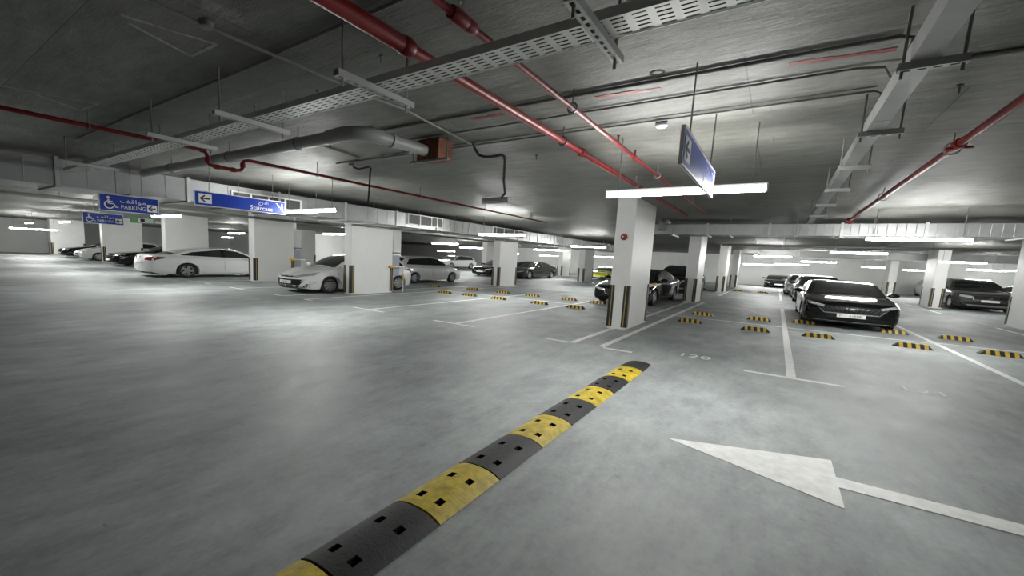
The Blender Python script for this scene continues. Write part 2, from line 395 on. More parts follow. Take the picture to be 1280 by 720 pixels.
# ------------------------------------------------------------------ speed bump
def bump_module(col, y0, y1, parent):
    W, Hh = .355, .048
    us = [0, .04, .10, .16, .23, .28, .36, .40, .46, .54, .60, .64, .72, .77, .84, .90, .96, 1.0]
    holes_u = ((.23, .28), (.28, .36), (.64, .72), (.72, .77))
    Ln = y1 - y0
    vs = [0.012, .05, .15, .25, .35, .5, .62, .72, .84, .95, .988]
    hole_v = ((.15, .25), (.62, .72))
    def z(u, v):
        e = min(v, 1 - v); r = min(1, (e / .03)) ** .5
        return max(.004, Hh * (1 - abs(2 * u - 1) ** 2.4) ** .8 * (.965 + .035 * r)) if 0 < u < 1 else 0.004
    m = MB(); P = {}
    for i, u in enumerate(us):
        for j, v in enumerate(vs):
            P[i, j] = len(m.v); m.v.append((-W / 2 + u * W, y0 + v * Ln, z(u, v)))
    holes = []; slot_of = {}
    for i in range(len(us) - 1):
        for j in range(len(vs) - 1):
            hu = any(abs(us[i] - a) < 1e-6 for a, b in holes_u); hv = any(abs(vs[j] - a) < 1e-6 for a, b in hole_v)
            if hu and hv:
                q = [m.v[P[i, j]], m.v[P[i + 1, j]], m.v[P[i + 1, j + 1]], m.v[P[i, j + 1]]]
                d = [(p[0], p[1], max(.003, p[2] - .022)) for p in q]
                if us[i] in (.23, .64): holes.append(MB())
                for mbh in holes[-1:] if us[i] in (.23, .64) else [slot_of[j, us[i]]]:
                    slot_of[j, {.23: .28, .64: .72}.get(us[i], 0)] = mbh
                    mbh.quad(d)
                    for k in range(4): mbh.quad([q[k], q[(k + 1) % 4], d[(k + 1) % 4], d[k]])
            else:
                m.f.append((P[i, j], P[i + 1, j], P[i + 1, j + 1], P[i, j + 1])); m.m.append(0)
    # end skirts
    for j in (0, len(vs) - 1):
        for i in range(len(us) - 1):
            a, b = m.v[P[i, j]], m.v[P[i + 1, j]]
            m.quad([a, b, (b[0], b[1], 0), (a[0], a[1], 0)])
    # diamond tread
    for a in range(5):
        for b in range(9):
            u = .3 + .4 * a / 4 if a % 2 == 0 else .3 + .4 * a / 4
            v = .1 + .8 * b / 8
            if any(abs(v - (h[0] + h[1]) / 2) < .06 for h in hole_v) and (u < .36 or u > .64): continue
            x = -W / 2 + u * W; y = y0 + v * Ln; zz = z(u, v); s = 1 if (a + b) % 2 else -1
            c, sn = math.cos(.8 * s), math.sin(.8 * s); l, wd = .014, .0035
            pts = [(x + c * l - sn * wd * q, y + sn * l + c * wd * q, zz - .001) for q in (0,)] + [(x - sn * wd, y + c * wd, zz + .002), (x - c * l, y - sn * l, zz - .001), (x + sn * wd, y - c * wd, zz + .002)]
            m.quad(pts)
    o = m.build(col + '_module', 'rubber_' + col, parent, True)
    for hb in holes: hb.build('bolt_slot', 'hole_dark', o)
    return o
sb = thing('speed_bump', 'black and yellow rubber speed bump across the floor in the foreground', 'speed bump', (-1.5375, 0, 0))
ys = [-.17, .472, 1.115, 1.757, 2.403, 3.063, 3.68, 4.33, 4.94, 5.57, 6.25]
for i in range(len(ys) - 1): bump_module('yellow' if i % 2 else 'black', ys[i], ys[i + 1], sb)
m = MB(); n = 14; rings = []
for k in range(8):
    a = k / 7; rr = math.sqrt(max(0, 1 - a ** 2.2)); ring = []
    for i in range(n + 1):
        u = -1 + 2 * i / n
        zz = max(.003, .048 * (1 - abs(u) ** 2.4) ** .8 * (rr * .9 + .1 * (k < 7))) if abs(u) < 1 else .003
        ring.append(len(m.v)); m.v.append((.1775 * u * (.72 + .28 * rr) if k else .1775 * u, 6.258 + .66 * a, zz))
    rings.append(ring)
for k in range(7):
    for i in range(n):
        m.f.append((rings[k][i], rings[k][i + 1], rings[k + 1][i + 1], rings[k + 1][i])); m.m.append(0 if k < 6 else 1)
m.build('end_cap', ['rubber_black', 'rubber_yellow'], sb, True)

# ------------------------------------------------------------------ wheel stops
def make_stop_meshes():
    L, D, Hh, n = .62, .17, .095, 9
    prof = lambda hx: [(-D / 2, 0), (-D / 2 * .55, Hh), (D / 2 * .55, Hh), (D / 2, 0)]
    blk, yels = MB(), []
    def slab(m, xa, xb, xa2, xb2, e=0):
        # skewed stripe: bottom shifted against the top
        p = lambda x, q: (x, q[0] * (1 + e), q[1] + (e * .05 if q[1] > 0 else 0))
        a = prof(0); n0 = len(m.v)
        m.v += [p(xa, a[0]), p(xb, a[0]), p(xb2, a[1]), p(xa2, a[1]), p(xb2, a[2]), p(xa2, a[2]), p(xb, a[3]), p(xa, a[3])]
        for f in ((0, 1, 2, 3), (3, 2, 4, 5), (5, 4, 6, 7), (0, 3, 5, 7), (1, 6, 4, 2), (0, 7, 6, 1)): m.f.append(tuple(n0 + i for i in f)); m.m.append(0)
    slab(blk, -L / 2, L / 2, -L / 2 + .09, L / 2 - .09)
    for k in range(4):
        xa = -L / 2 + .10 + k * .128; wd = .062
        yel = MB(); slab(yel, xa, xa + wd, xa - .045 + .03, xa + wd - .045 + .03, .03); yels.append(yel.mesh('wheel_stop_stripe', 'stop_yellow'))
    return blk.mesh('wheel_stop_body', 'stop_black'), yels
STB, STY = make_stop_meshes()
def stop(x, y, label, rz=0):
    t = thing('wheel_stop', label, 'wheel stop', (x, y, 0), rz, 'striped wheel stops on the bay lines')
    link('block', STB, t)
    for sm in STY: link('yellow_stripe', sm, t)
A = 'black and yellow wheel stop '
for x, y, l in (
    (-1.75, 12.95, A + 'nearest the alarm column, front one of the left pair'), (-.27, 12.75, A + 'in bay 120, front one just left of the long line'),
    (.95, 12.85, A + 'on the floor before the left headlight of the black sedan'), (2.53, 12.95, A + 'on the floor before the right headlight of the black sedan'),
    (3.86, 13.3, A + 'cut by the right picture edge, nearest'), (5.35, 13.4, A + 'in the empty right bay, just outside the picture'),
    (-1.75, 15.3, A + 'in bay 120 behind the pair by the alarm column'), (-.27, 15.55, A + 'in bay 120, rear one left of the black sedan'),
    (.82, 15.95, A + 'under the black sedan, left end of its bumper'), (2.66, 15.75, A + 'under the black sedan, right end of its bumper'),
    (3.78, 15.7, A + 'to the right of the black sedan past the slanting line'), (5.3, 15.7, A + 'far right behind the picture edge bay'),
    (-5.12, 13.25, A + 'just left of the alarm column, pale and worn'), (-6.42, 13.3, A + 'with reddish stripes left of the alarm column'),
    (-8.05, 13.3, A + 'in the middle of the left empty bays, front row'), (-9.4, 13.4, A + 'second from the white column, front row'), (-10.6, 13.4, A + 'closest to the wide white column, front row'),
    (-3.75, 15.5, A + 'beneath the black car behind the alarm column'), (-5.2, 15.6, A + 'at the nose of the black car, left end'), (-6.35, 15.75, A + 'rear row, left of the black car nose'),
    (-8.0, 15.9, A + 'rear row, second left of the black car'), (-9.4, 15.9, A + 'rear row, below the distant white column'), (-11.0, 15.9, A + 'rear row, under the front of the white hatchback'), (-13.0, 15.6, A + 'rear row, beside the post with yellow arm'),
    (-2.0, 34.3, A + 'far bay, in front of the third column'), (-.6, 34.3, A + 'far bay, left of the silver car'), (-4.0, 33.2, A + 'far bay, left behind the second column'), (-14.2, 36.5, A + 'far bay, right of the dark grey sedan')):
    stop(x, y, l)

# ------------------------------------------------------------------ lamps
def lamp_meshes(L):
    h = L / 2
    hs = MB().prism([(-.026, .018), (.026, .018), (.022, .05), (-.022, .05)], 'x', -h, h)
    hs.box(-h - .012, -h, -.034, .034, -.034, .048).box(h, h + .012, -.034, .034, -.034, .048)
    n = 12; a0, a1 = math.radians(142), math.radians(398); prof = [(.033 * math.cos(a0 + (a1 - a0) * i / n), .033 * math.sin(a0 + (a1 - a0) * i / n)) for i in range(n + 1)]
    df = MB().prism(prof, 'x', -h + .002, h - .002)
    rd = lambda x, top: MB().tube([(x, 0, .045), (x, 0, top)], .006, 6)
    return hs.mesh('lamp_housing', 'lamp_housing'), df.mesh('lamp_diffuser', 'lamp_lit'), df.mesh('lamp_diffuser_off', 'lamp_off'), h
LM = {}
def lamp(x, y, z, label, L=1.68, rz=0, lit=True, rods=True):
    if L not in LM: LM[L] = lamp_meshes(L)
    hs, on, off, h = LM[L]
    t = thing('tube_lamp', label, 'lamp', (x, y, z), rz, 'hanging tube lamps')
    link('housing', hs, t); link('diffuser', on if lit else off, t)
    if rods:
        for s in (-1, 1):
            MB().tube([(s * h * .84, 0, .045), (s * h * .84, 0, CEIL - z)], .006, 6).build('hanger_rod', 'rod_steel', t)
lamp(-.97, 5.3, 2.31, 'long lit tube lamp hanging in front of the nearest column, largest in view', 1.58)
lamp(-3.42, 5.42, 2.31, 'unlit tube lamp hanging from a black wavy cable', .42, lit=False, rods=False)
lamp(-8.4, 5.75, 2.31, 'lit tube lamp at the right end of the staircase sign', 1.85)
lamp(-15.7, 5.65, 2.30, 'lit tube lamp right of the wheelchair parking sign', 2.2)
lamp(-23.5, 5.7, 2.30, 'lit tube lamp seen behind the upper wheelchair parking sign', 2.2)
lamp(-31.0, 6.4, 2.30, 'lit tube lamp left of the lower wheelchair parking sign', 2.2)
lamp(-39.5, 6.4, 2.30, 'second lit tube lamp at the far left under the duct', 2.2)
lamp(-45.5, 7.6, 1.99, 'long lit tube lamp near the far left wall', 2.6, math.pi / 2)
lamp(-8.0, 13.2, 2.30, 'lit tube lamp before the white column in mid distance', 1.9)
lamp(-18.4, 14.1, 2.30, 'lit tube lamp between the two wide white columns', 2.0)
lamp(-29.8, 14.8, 2.30, 'small lit tube lamp left of the staircase column', 2.2)
lamp(2.33, 13.15, 2.30, 'brightest lit tube lamp on the right, above the grey duct light', 1.6)
lamp(11.0, 13.2, 2.30, 'lit tube lamp beyond the right picture edge', 1.6)
lamp(-19.4, 24.3, 2.30, 'lit tube lamp above the small white hatchback', 2.4)
lamp(-8.4, 22.9, 2.30, 'lit tube lamp above the column left of the yellow car', 1.9)
lamp(2.4, 21.9, 2.30, 'lit tube lamp above the black sedan, second on the right', 1.6)
lamp(11.5, 21.9, 2.30, 'lit tube lamp far right past the cut off column', 1.6)
lamp(-.3, 29.9, 2.28, 'lit tube lamp above the third column bay', 1.7)
lamp(6.5, 28.0, 2.23, 'lit tube lamp in front of the column beside the SUV', 1.4)
lamp(-15.0, 32.5, 2.30, 'lit tube lamp above the dark grey sedan', 3.0)
lamp(-23.4, 33.5, 2.30, 'lit tube lamp above the white crossover', 3.0)
lamp(2.4, 41.2, 2.28, 'lit tube lamp above the silver cars', 2.0)
lamp(-32.5, 41.0, 1.98, 'faint lit tube lamp far behind the white hatchback', 2.6)
lamp(-20.5, 44.5, 1.96, 'far lit tube lamp behind the distant column', 2.6)
lamp(-14.6, 43.7, 2.06, 'far lit tube lamp above the yellow car', 2.4)
lamp(-1.4, 46.5, 1.96, 'far lit tube lamp before the white back wall', 2.2)
lamp(.9, 45.0, 2.06, 'far lit tube lamp just left of the silver cars', 2.2)
lamp(11.0, 42.5, 2.16, 'far lit tube lamp above the SUV roof', 1.7)
lamp(13.4, 48.0, 2.28, 'far lit tube lamp at the right edge above the SUV', 1.7)
lamp(5.4, 41.0, 2.05, 'small far lit tube lamp left of the SUV column', 1.2)
lamp(7.65, 42.0, 1.96, 'smallest far lit tube lamp above the little white car', 1.2)

lamp(7.0, 5.3, 2.31, 'lit tube lamp beyond the right picture edge in the lane', 1.6)
lamp(-40.0, 15.0, 2.2, 'added lit tube lamp brightening the space behind the far left columns', 2.2)  # extra lamp, added because the back left came out too dark
lamp(-35.5, 22.0, 2.2, 'added lit tube lamp brightening the depth behind the long white sedan', 2.2)  # added fill lamp for the partition wall and the bays before it
lamp(-43.0, 20.5, 2.2, 'added lit tube lamp brightening the deep left end', 2.2)  # another added lamp, lifts the dark left end
lamp(-26.0, 45.0, 2.05, 'far lit tube lamp added to brighten the wall behind the white crossover', 2.4)  # added to light the back wall beyond the white hatchback
lamp(15.5, 30.5, 2.3, 'unseen lit tube lamp added at the right to brighten behind the SUV', 1.6)  # out of view, added to brighten the back right
# ------------------------------------------------------------------ overhead services
def perforated(x0, x1, ypos, pitch, slot, wslot, z):
    """flat plate along x with rows of slots left open"""
    m = MB(); xs = [x0]; x = x0 + pitch * .3
    ok = []
    while x + slot < x1: ok.append((x, x + slot)); xs += [x, x + slot]; x += pitch
    xs.append(x1)
    ysl = [ypos[0]]
    for c in ypos[1:-1]: ysl += [c - wslot / 2, c + wslot / 2]
    ysl.append(ypos[-1])
    idx = {}
    for i, a in enumerate(xs):
        for j, b in enumerate(ysl): idx[i, j] = len(m.v); m.v.append((a, b, z))
    for i in range(len(xs) - 1):
        for j in range(len(ysl) - 1):
            if i % 2 == 1 and j % 2 == 1: continue
            m.f.append((idx[i, j], idx[i + 1, j], idx[i + 1, j + 1], idx[i, j + 1])); m.m.append(0)
    return m
TY0, TY1, TZ = 2.07, 2.265, 2.605
tr = thing('cable_tray', 'perforated steel cable tray crossing overhead from upper right to left', 'cable tray', (0, 0, 0))
m = perforated(-9.9, .33, [TY0, TY0 + .025, TY0 + .061, TY0 + .097, TY0 + .133, TY0 + .169, TY1], .098, .062, .012, TZ)
m.build('tray_bottom', 'tray_metal', tr)
for y, nm in ((TY0, 'side_rail'), (TY1, 'side_rail')):
    s = MB(); s.box(-9.9, .33, y - .003, y + .003, TZ - .002, TZ + .045)
    s.box(-9.9, .33, y - .012 if y == TY1 else y, y if y == TY1 else y + .012, TZ + .041, TZ + .045); s.build(nm, 'tray_metal', tr)
for k in range(4):
    pts = [(-9.8 + i * .45, TY0 + .04 + .038 * k + .008 * math.sin(i * .9 + k * 1.7), TZ + .016 + .004 * math.sin(i * 1.3 + k)) for i in range(23)]
    MB().tube(pts, .011, 6).build('cable', 'cable_black', tr, True)
for x in (-8.58, -5.37, -3.92, -2.33, -.82):
    st = MB()
    holes = perforated(1.78, 2.46, [-.025, 0, .025], .062, .034, .02, 0)
    for v in holes.v: st.v.append((x + v[1], v[0], 2.562))
    st.f += holes.f; st.m += holes.m
    st.box(x - .027, x - .023, 1.78, 2.46, 2.562, 2.60); st.box(x + .023, x + .027, 1.78, 2.46, 2.562, 2.60); st.box(x - .025, x + .025, 1.78, 2.46, 2.598, 2.602)
    stt = st.build('strut_channel', 'galvanised', tr)
    for y in (1.83, 2.40):
        MB().tube([(x, y, 2.515), (x, y, CEIL)], .008, 6).build('hanger_rod', 'rod_steel', stt)

def pipe(name, label, path, r, mat, parts=None, cat='pipe'):
    t = thing(name, label, cat)
    MB().tube(path, r, 14).build('pipe_run', mat, t, True)
    return t
def coupling(t, p, d, r, mat, n='coupling', L=.09):
    p = Vector(p); d = Vector(d)
    MB().tube([p - d * L / 2, p - d * L * .3, p + d * L * .3, p + d * L / 2], [r * 1.18, r * 1.32, r * 1.32, r * 1.18], 14).build(n, mat, t, True)
def clevis(t, x, y, z, r):
    m = MB(); m.tube([(x, y, z + r * 1.25), (x, y, CEIL)], .007, 6)
    h = m.build('hanger_rod', 'rod_steel', t)
    pts = [(x + math.cos(a) * r * 1.2, y, z + math.sin(a) * r * 1.2) for a in [math.pi * 2 * i / 14 for i in range(15)]]
    MB().tube(pts, .008, 6, cap=False).build('clamp', 'rod_steel', h, True)
Yv = (0, 1, 0)
t = pipe('sprinkler_pipe', 'thick red sprinkler pipe running away under the ceiling', [(-2.07, -2, 2.80), (-2.07, 2.1, 2.80), (-2.07, 2.22, 2.80), (-2.07, 12.6, 2.80)], [.050, .050, .036, .036], 'red_pipe')
coupling(t, (-2.07, 5.15, 2.80), Yv, .038, 'red_pipe'); coupling(t, (-2.07, 2.12, 2.80), Yv, .044, 'red_pipe')
for y in (1.2, 4.6, 7.6, 11): clevis(t, -2.07, y, 2.80, .05 if y < 2 else .038)
t = pipe('sprinkler_pipe', 'thinner red sprinkler pipe right of the thick one', [(-1.58, -2, 2.80), (-1.58, 12.5, 2.80)], .021, 'red_pipe')
coupling(t, (-1.58, 2.02, 2.80), Yv, .030, 'red_pipe', L=.14); coupling(t, (-1.58, 2.12, 2.80), Yv, .028, 'red_pipe', L=.10); coupling(t, (-1.58, 5.6, 2.80), Yv, .024, 'red_pipe')
MB().tube([(-1.58, 2.04, 2.80), (-1.58, 2.04, 2.90)], .018, 8).build('branch_outlet', 'chrome', t)
for y in (3.65, 6.9, 10): clevis(t, -1.58, y, 2.80, .034)
for y in (4.95, 5.65): MB().tube([(-1.58, y, 2.81), (-1.58, y, 2.875), (-1.58, y, 2.89)], [.010, .010, .018], 8).build('sprinkler_head', 'red_pipe', t)
t = pipe('sprinkler_pipe', 'dark red pipe slanting down on the right side', [(1.29, -2, 2.80), (1.29, 14.2, 2.80), (1.29, 14.35, 2.80)], .034, 'red_pipe')
coupling(t, (1.29, 6.3, 2.80), Yv, .040, 'red_pipe', L=.14); coupling(t, (1.29, 14.15, 2.80), Yv, .05, 'red_pipe')
for y in (3.0, 6.5, 10.0, 13.0): clevis(t, 1.29, y, 2.80, .05)
MB().tube([(1.2, 6.3, 2.765), (1.39, 6.3, 2.765)], .010, 8).build('cross_bar', 'red_pipe', t)
xr = -6.5
t = pipe('sprinkler_pipe', 'thin dark red pipe with a stepped dip on the left', [(xr, -2, 2.76), (xr, 2.76, 2.76), (xr, 2.82, 2.745), (xr, 2.85, 2.70), (xr, 2.86, 2.62), (xr, 2.88, 2.585), (xr, 2.94, 2.57), (xr, 3.24, 2.57), (xr, 3.31, 2.585), (xr, 3.335, 2.62), (xr, 3.34, 2.70), (xr, 3.37, 2.735), (xr, 3.44, 2.745), (xr, 13.6, 2.745)], .024, 'red_pipe')
for p, d in (((xr, 2.80, 2.755), Yv), ((xr, 2.86, 2.64), (0, 0, 1)), ((xr, 2.98, 2.57), Yv), ((xr, 3.2, 2.57), Yv), ((xr, 3.34, 2.66), (0, 0, 1))): coupling(t, p, d, .027, 'red_pipe', 'elbow', .07)
for y in (1.6, 2.3, 4.6, 7.2, 9.8, 12.4): clevis(t, xr, y, 2.75, .03)

# grey drain pipe with elbow and the wooden box it ends in
t = thing('drain_pipe', 'fat grey plastic drain pipe turning toward the brown box', 'pipe')
MB().tube([(-9.9, 3.2, 2.76), (-4.35, 3.2, 2.76), (-4.2, 3.2, 2.765)], .068, 16).build('pipe_run', 'pvc_grey', t, True)
MB().tube([(-4.3, 3.2, 2.765), (-4.05, 3.2, 2.77), (-3.92, 3.22, 2.77), (-3.82, 3.30, 2.77), (-3.77, 3.42, 2.77), (-3.76, 3.5, 2.77)], .078, 16).build('elbow', 'pvc_grey', t, True)
MB().tube([(-3.76, 3.45, 2.77), (-3.70, 4.16, 2.77)], .066, 16).build('pipe_run', 'pvc_grey', t, True)
for y in (3.62, 3.9): MB().tube([(-3.74, y, 2.77), (-3.735, y + .07, 2.77)], .078, 16).build('coupling', 'pvc_grey', t, True)
for x in (-8.6, -6.6, -4.9): 
    h = MB().tube([(x, 3.2, 2.83), (x, 3.2, CEIL)], .007, 6).build('hanger_rod', 'rod_steel', t)
    MB().tube([(x + .0, 3.2 + math.cos(a) * .074, 2.76 + math.sin(a) * .074) for a in [2 * math.pi * i / 14 for i in range(15)]], .008, 6, cap=False).build('clamp', 'rod_steel', h)
t = thing('formwork_box', 'rusty brown slatted box under the ceiling at the drain pipe end', 'box', (-3.70, 4.36, 2.66))
MB().box(-.17, .17, -.13, .13, .02, .27).build('body', 'rust_wood', t)
for i in range(8): MB().box(-.18 + i * .046, -.18 + i * .046 + .032, -.145, -.13, .01, .25).build('slat', 'rust_wood', t)
MB().box(-.3, .32, -.15, -.10, -.01, .012).build('support_bar', 'rod_steel', t)
for x in (-.27, .29): MB().tube([(x, -.12, -.03), (x, -.12, .29)], .006, 6).build('hanger_rod', 'rod_steel', t)

# conduits on the ceiling
def conduit(label, path, r=.009, mat='conduit_grey', boxes=()):
    t = thing('conduit', label, 'conduit')
    MB().tube(path, r, 8).build('pipe_run', mat, t, True)
    for b in boxes: MB().lathe([(.045, 0), (.045, -.035), (.03, -.04)], 'z', b, 14).build('junction_box', mat, t, True)
    return t
zc = CEIL - .016
conduit('upper ceiling conduit bending down at the right trunking', [(-4.2, 3.72, zc), (.44, 3.76, zc), (.50, 3.76, zc - .02), (.50, 3.78, zc - .12)], .014)
conduit('middle ceiling conduit, curving into the right trunking', [(-4.0, 4.19, zc), (.30, 4.19, zc), (.44, 4.22, zc - .01), (.50, 4.36, zc - .05), (.50, 4.42, zc - .15)])
conduit('lower ceiling conduit running behind the smoke detector', [(-6.2, 4.76, zc), (.46, 4.75, zc), (.50, 4.76, zc - .02), (.50, 4.78, zc - .15)], .010, boxes=((-3.33, 4.70, zc), (-5.94, 4.86, zc)))
conduit('twin lower conduit just above the lower one', [(-5.0, 4.64, zc), (.46, 4.64, zc)], .006)
conduit('ceiling conduit running away toward the unlit lamp', [(-3.2, -2, zc - .028), (-3.2, 2.9, zc - .028), (-3.16, 3.2, zc - .028), (-3.33, 4.62, zc - .028)], .013, boxes=((-3.2, 1.42, zc),))
conduit('ceiling conduit crossing above the cable tray', [(-8.5, 1.95, zc), (-3.32, 1.95, zc), (-3.22, 1.93, zc), (-3.1, 1.92, zc), (2.5, 1.88, zc)], .012)
conduit('rightmost ceiling conduit past the trunking', [(.72, 4.32, zc), (6.0, 4.30, zc)], .016, 'rod_steel')
conduit('dark ceiling conduit with a corner near the grey drain pipe', [(-4.0, 3.6, zc), (-5.2, 3.62, zc), (-5.28, 3.68, zc), (-5.5, 4.7, zc)], .012)

# smoke detector
t = thing('smoke_detector', 'round white smoke detector on the ceiling', 'smoke detector', (-1.12, 4.84, CEIL))
MB().lathe([(.055, 0), (.055, -.03)], 'z', seg=20).build('base', 'cable_black', t, True)
MB().lathe([(.06, -.03), (.06, -.05), (.045, -.065), (.02, -.07)], 'z', seg=20).build('head', 'detector_white', t, True)

# hanging black cables
tag(MB().tube([(-3.33, 4.66, 2.93), (-3.33, 4.70, 2.88), (-3.29, 4.74, 2.80), (-3.23, 4.78, 2.78), (-3.16, 4.83, 2.785), (-3.10, 4.88, 2.80), (-3.06, 4.92, 2.82), (-3.03, 4.95, 2.80), (-3.03, 4.97, 2.74), (-3.12, 5.12, 2.54), (-3.22, 5.34, 2.40), (-3.33, 5.42, 2.352)], .017, 8).build('power_cable', 'cable_black', None, True), 'black wavy power cable dropping to the unlit lamp', 'cable')
tag(MB().tube([(-5.94, 4.87, 2.93), (-5.92, 4.9, 2.88), (-5.84, 4.93, 2.85), (-5.74, 4.97, 2.87), (-5.66, 5.0, 2.885), (-5.62, 5.0, 2.86), (-5.63, 5.0, 2.78), (-5.65, 5.0, 2.52), (-5.67, 5.0, 2.30)], .016, 8).build('power_cable', 'cable_black', None, True), 'black hooked power cable hanging left of the brown box', 'cable')

# right-hand cable trunking
t = thing('cable_trunking', 'square steel cable trunking running away on struts at the right', 'cable trunking')
y = 2.32
while y < 13.5:
    MB().box(.455, .562, y, min(y + 2.25, 13.5) - .008, 2.655, 2.77).build('trunking_section', 'galvanised', t); y += 2.25
for y in (3.42, 4.86, 6.3, 7.9, 9.6, 11.4):
    st = MB()
    holes = perforated(.41, .68, [-.025, 0, .025], .062, .034, .02, 0)
    for v in holes.v: st.v.append((v[0], y + v[1], 2.615))
    st.f += holes.f; st.m += holes.m
    st.box(.41, .68, y - .027, y - .023, 2.615, 2.653); st.box(.41, .68, y + .023, y + .027, 2.615, 2.653); st.box(.41, .68, y - .025, y + .025, 2.650, 2.654)
    o = st.build('strut_channel', 'galvanised', t)
    for x in (.43, .66): MB().tube([(x, y, 2.575), (x, y, CEIL)], .008, 6).build('hanger_rod', 'rod_steel', o)

# ducts
def duct_y(x0, x1, y0, y1, z0, z1, step, name, label):
    t = thing(name, label, 'duct'); y = y0
    while y < y1 - .01:
        e = min(y + step, y1)
        MB().box(x0, x1, y, e, z0, z1).build('duct_section', 'duct_metal', t)
        fl_ = MB(); g = .03
        fl_.box(x1, x1 + g, e - .03, e + .03, z0 - g, z1 + g); fl_.box(x0 - g, x0, e - .03, e + .03, z0 - g, z1 + g)
        fl_.box(x0, x1, e - .03, e + .03, z0 - g, z0); fl_.box(x0, x1, e - .03, e + .03, z1, z1 + g)
        fl_.build('flange', 'galvanised', t)
        for k in range(1, 5):
            yy = y + (e - y) * k / 5
            MB().tube([(x1 + .002, yy, z0 + .01), (x1 + .002, yy, z1 - .01)], .006, 6).build('stiffener', 'duct_metal', t)
        y = e
    y = y0 + step * .5
    while y < y1:
        for x in (x0 - .06, x1 + .06): MB().tube([(x, y, z0 - .03), (x, y, CEIL)], .007, 6).build('hanger_rod', 'rod_steel', t)
        MB().box(x0 - .1, x1 + .1, y - .02, y + .02, z0 - .035, z0 - .002).build('trapeze_bar', 'galvanised', t)
        y += step
    return t
dl = duct_y(-11.2, -10.0, -6.0, 40.0, 2.36, 2.80, 2.0, 'air_duct', 'long galvanised air duct along the left columns')
def grille(t, y0, y1, z0, z1, n, x):
    f = MB(); f.box(x, x + .03, y0, y1, z0, z0 + .03); f.box(x, x + .03, y0, y1, z1 - .03, z1)
    g = None
    for k in range(n + 1):
        yy = y0 + (y1 - y0 - .04) * k / n; f.box(x, x + .03, yy, yy + .04, z0 + .03, z1 - .03)
    o = f.build('air_grille', 'vent_white', t)
    for k in range(n):
        a = y0 + (y1 - y0 - .04) * k / n + .04; b = y0 + (y1 - y0 - .04) * (k + 1) / n
        MB().box(x, x + .012, a, b, z0 + .03, z1 - .03).build('grille_panel', 'grille_dark', o)
grille(dl, 4.85, 6.6, 2.42, 2.70, 4, -9.995); grille(dl, 10.5, 12.3, 2.45, 2.80, 3, -9.995); grille(dl, 15.7, 18.5, 2.45, 2.80, 3, -9.995)

t = thing('air_duct', 'galvanised air duct crossing behind the nearest column to the right', 'duct')
x = -3.4
while x < 9.0:
    e = x + 1.55
    MB().box(x, e, 15.0, 15.9, 2.48, 2.79).build('duct_section', 'duct_metal', t)
    f = MB(); f.box(e - .03, e + .03, 14.97, 15.0, 2.45, 2.82); f.box(e - .03, e + .03, 15.0, 15.93, 2.45, 2.48); f.build('flange', 'galvanised', t)
    for k in range(1, 9):
        xx = x + 1.55 * k / 9; MB().tube([(xx, 14.998, 2.49), (xx, 14.998, 2.78)], .008, 6).build('stiffener', 'duct_metal', t)
    MB().tube([(x + .6, 14.93, 2.44), (x + .6, 14.93, CEIL)], .007, 6).build('hanger_rod', 'rod_steel', t)
    MB().box(x + .58, x + .62, 14.9, 15.98, 2.44, 2.478).build('trapeze_bar', 'galvanised', t)
    x = e
MB().tube([(-3.1, 15.4, 2.9), (-3.1, 15.2, 2.90), (-3.1, 14.9, 2.86), (-3.1, 14.78, 2.78), (-3.1, 14.75, 2.60)], .12, 12).build('riser_elbow', 'galvanised', t, True)
# second duct and service pipes farther off
t = thing('air_duct', 'far galvanised air duct above the SUV and black sedan', 'duct'); x = -1.0
while x < 18:
    MB().box(x, x + 2.0, 34.0, 35.0, 2.40, 2.80).build('duct_section', 'duct_metal', t)
    MB().box(x + 1.97, x + 2.03, 33.96, 34.0, 2.36, 2.84).build('flange', 'galvanised', t); x += 2.0
for yy, zz, lab in ((18.0, 2.72, 'nearer horizontal pipe behind the right duct'), (18.5, 2.74, 'second horizontal pipe behind the right duct'), (25.2, 2.66, 'far horizontal pipe above the silver cars'), (26.0, 2.70, 'farthest horizontal pipe before the back wall')):
    o = thing('service_pipe', lab, 'pipe'); MB().tube([(-2.4, yy, zz), (14.0, yy, zz)], .045, 8).build('pipe_run', 'conduit_grey', o, True)
    for x in range(-1, 14, 3): MB().tube([(x, yy, zz + .04), (x, yy, CEIL)], .007, 6).build('hanger_rod', 'rod_steel', o)
for xx, zz, lab in ((-13.6, 2.62, 'dark service pipe behind the left duct'), (-14.3, 2.66, 'second dark service pipe behind the left duct'), (-17.4, 2.64, 'third dark service pipe behind the left duct'), (.1, 2.86, 'dark pipe running away above the far right lane'), (3.9, 2.86, 'dark ceiling pipe on the far right')):
    o = thing('service_pipe', lab, 'pipe'); y0 = -4 if xx < -5 else 16.5
    MB().tube([(xx, y0, zz), (xx, 33.0, zz)], .05, 8).build('pipe_run', 'conduit_grey', o, True)
    yy = y0 + 1.5
    while yy < 33: MB().tube([(xx, yy, zz + .04), (xx, yy, CEIL)], .007, 6).build('hanger_rod', 'rod_steel', o); yy += 3.0
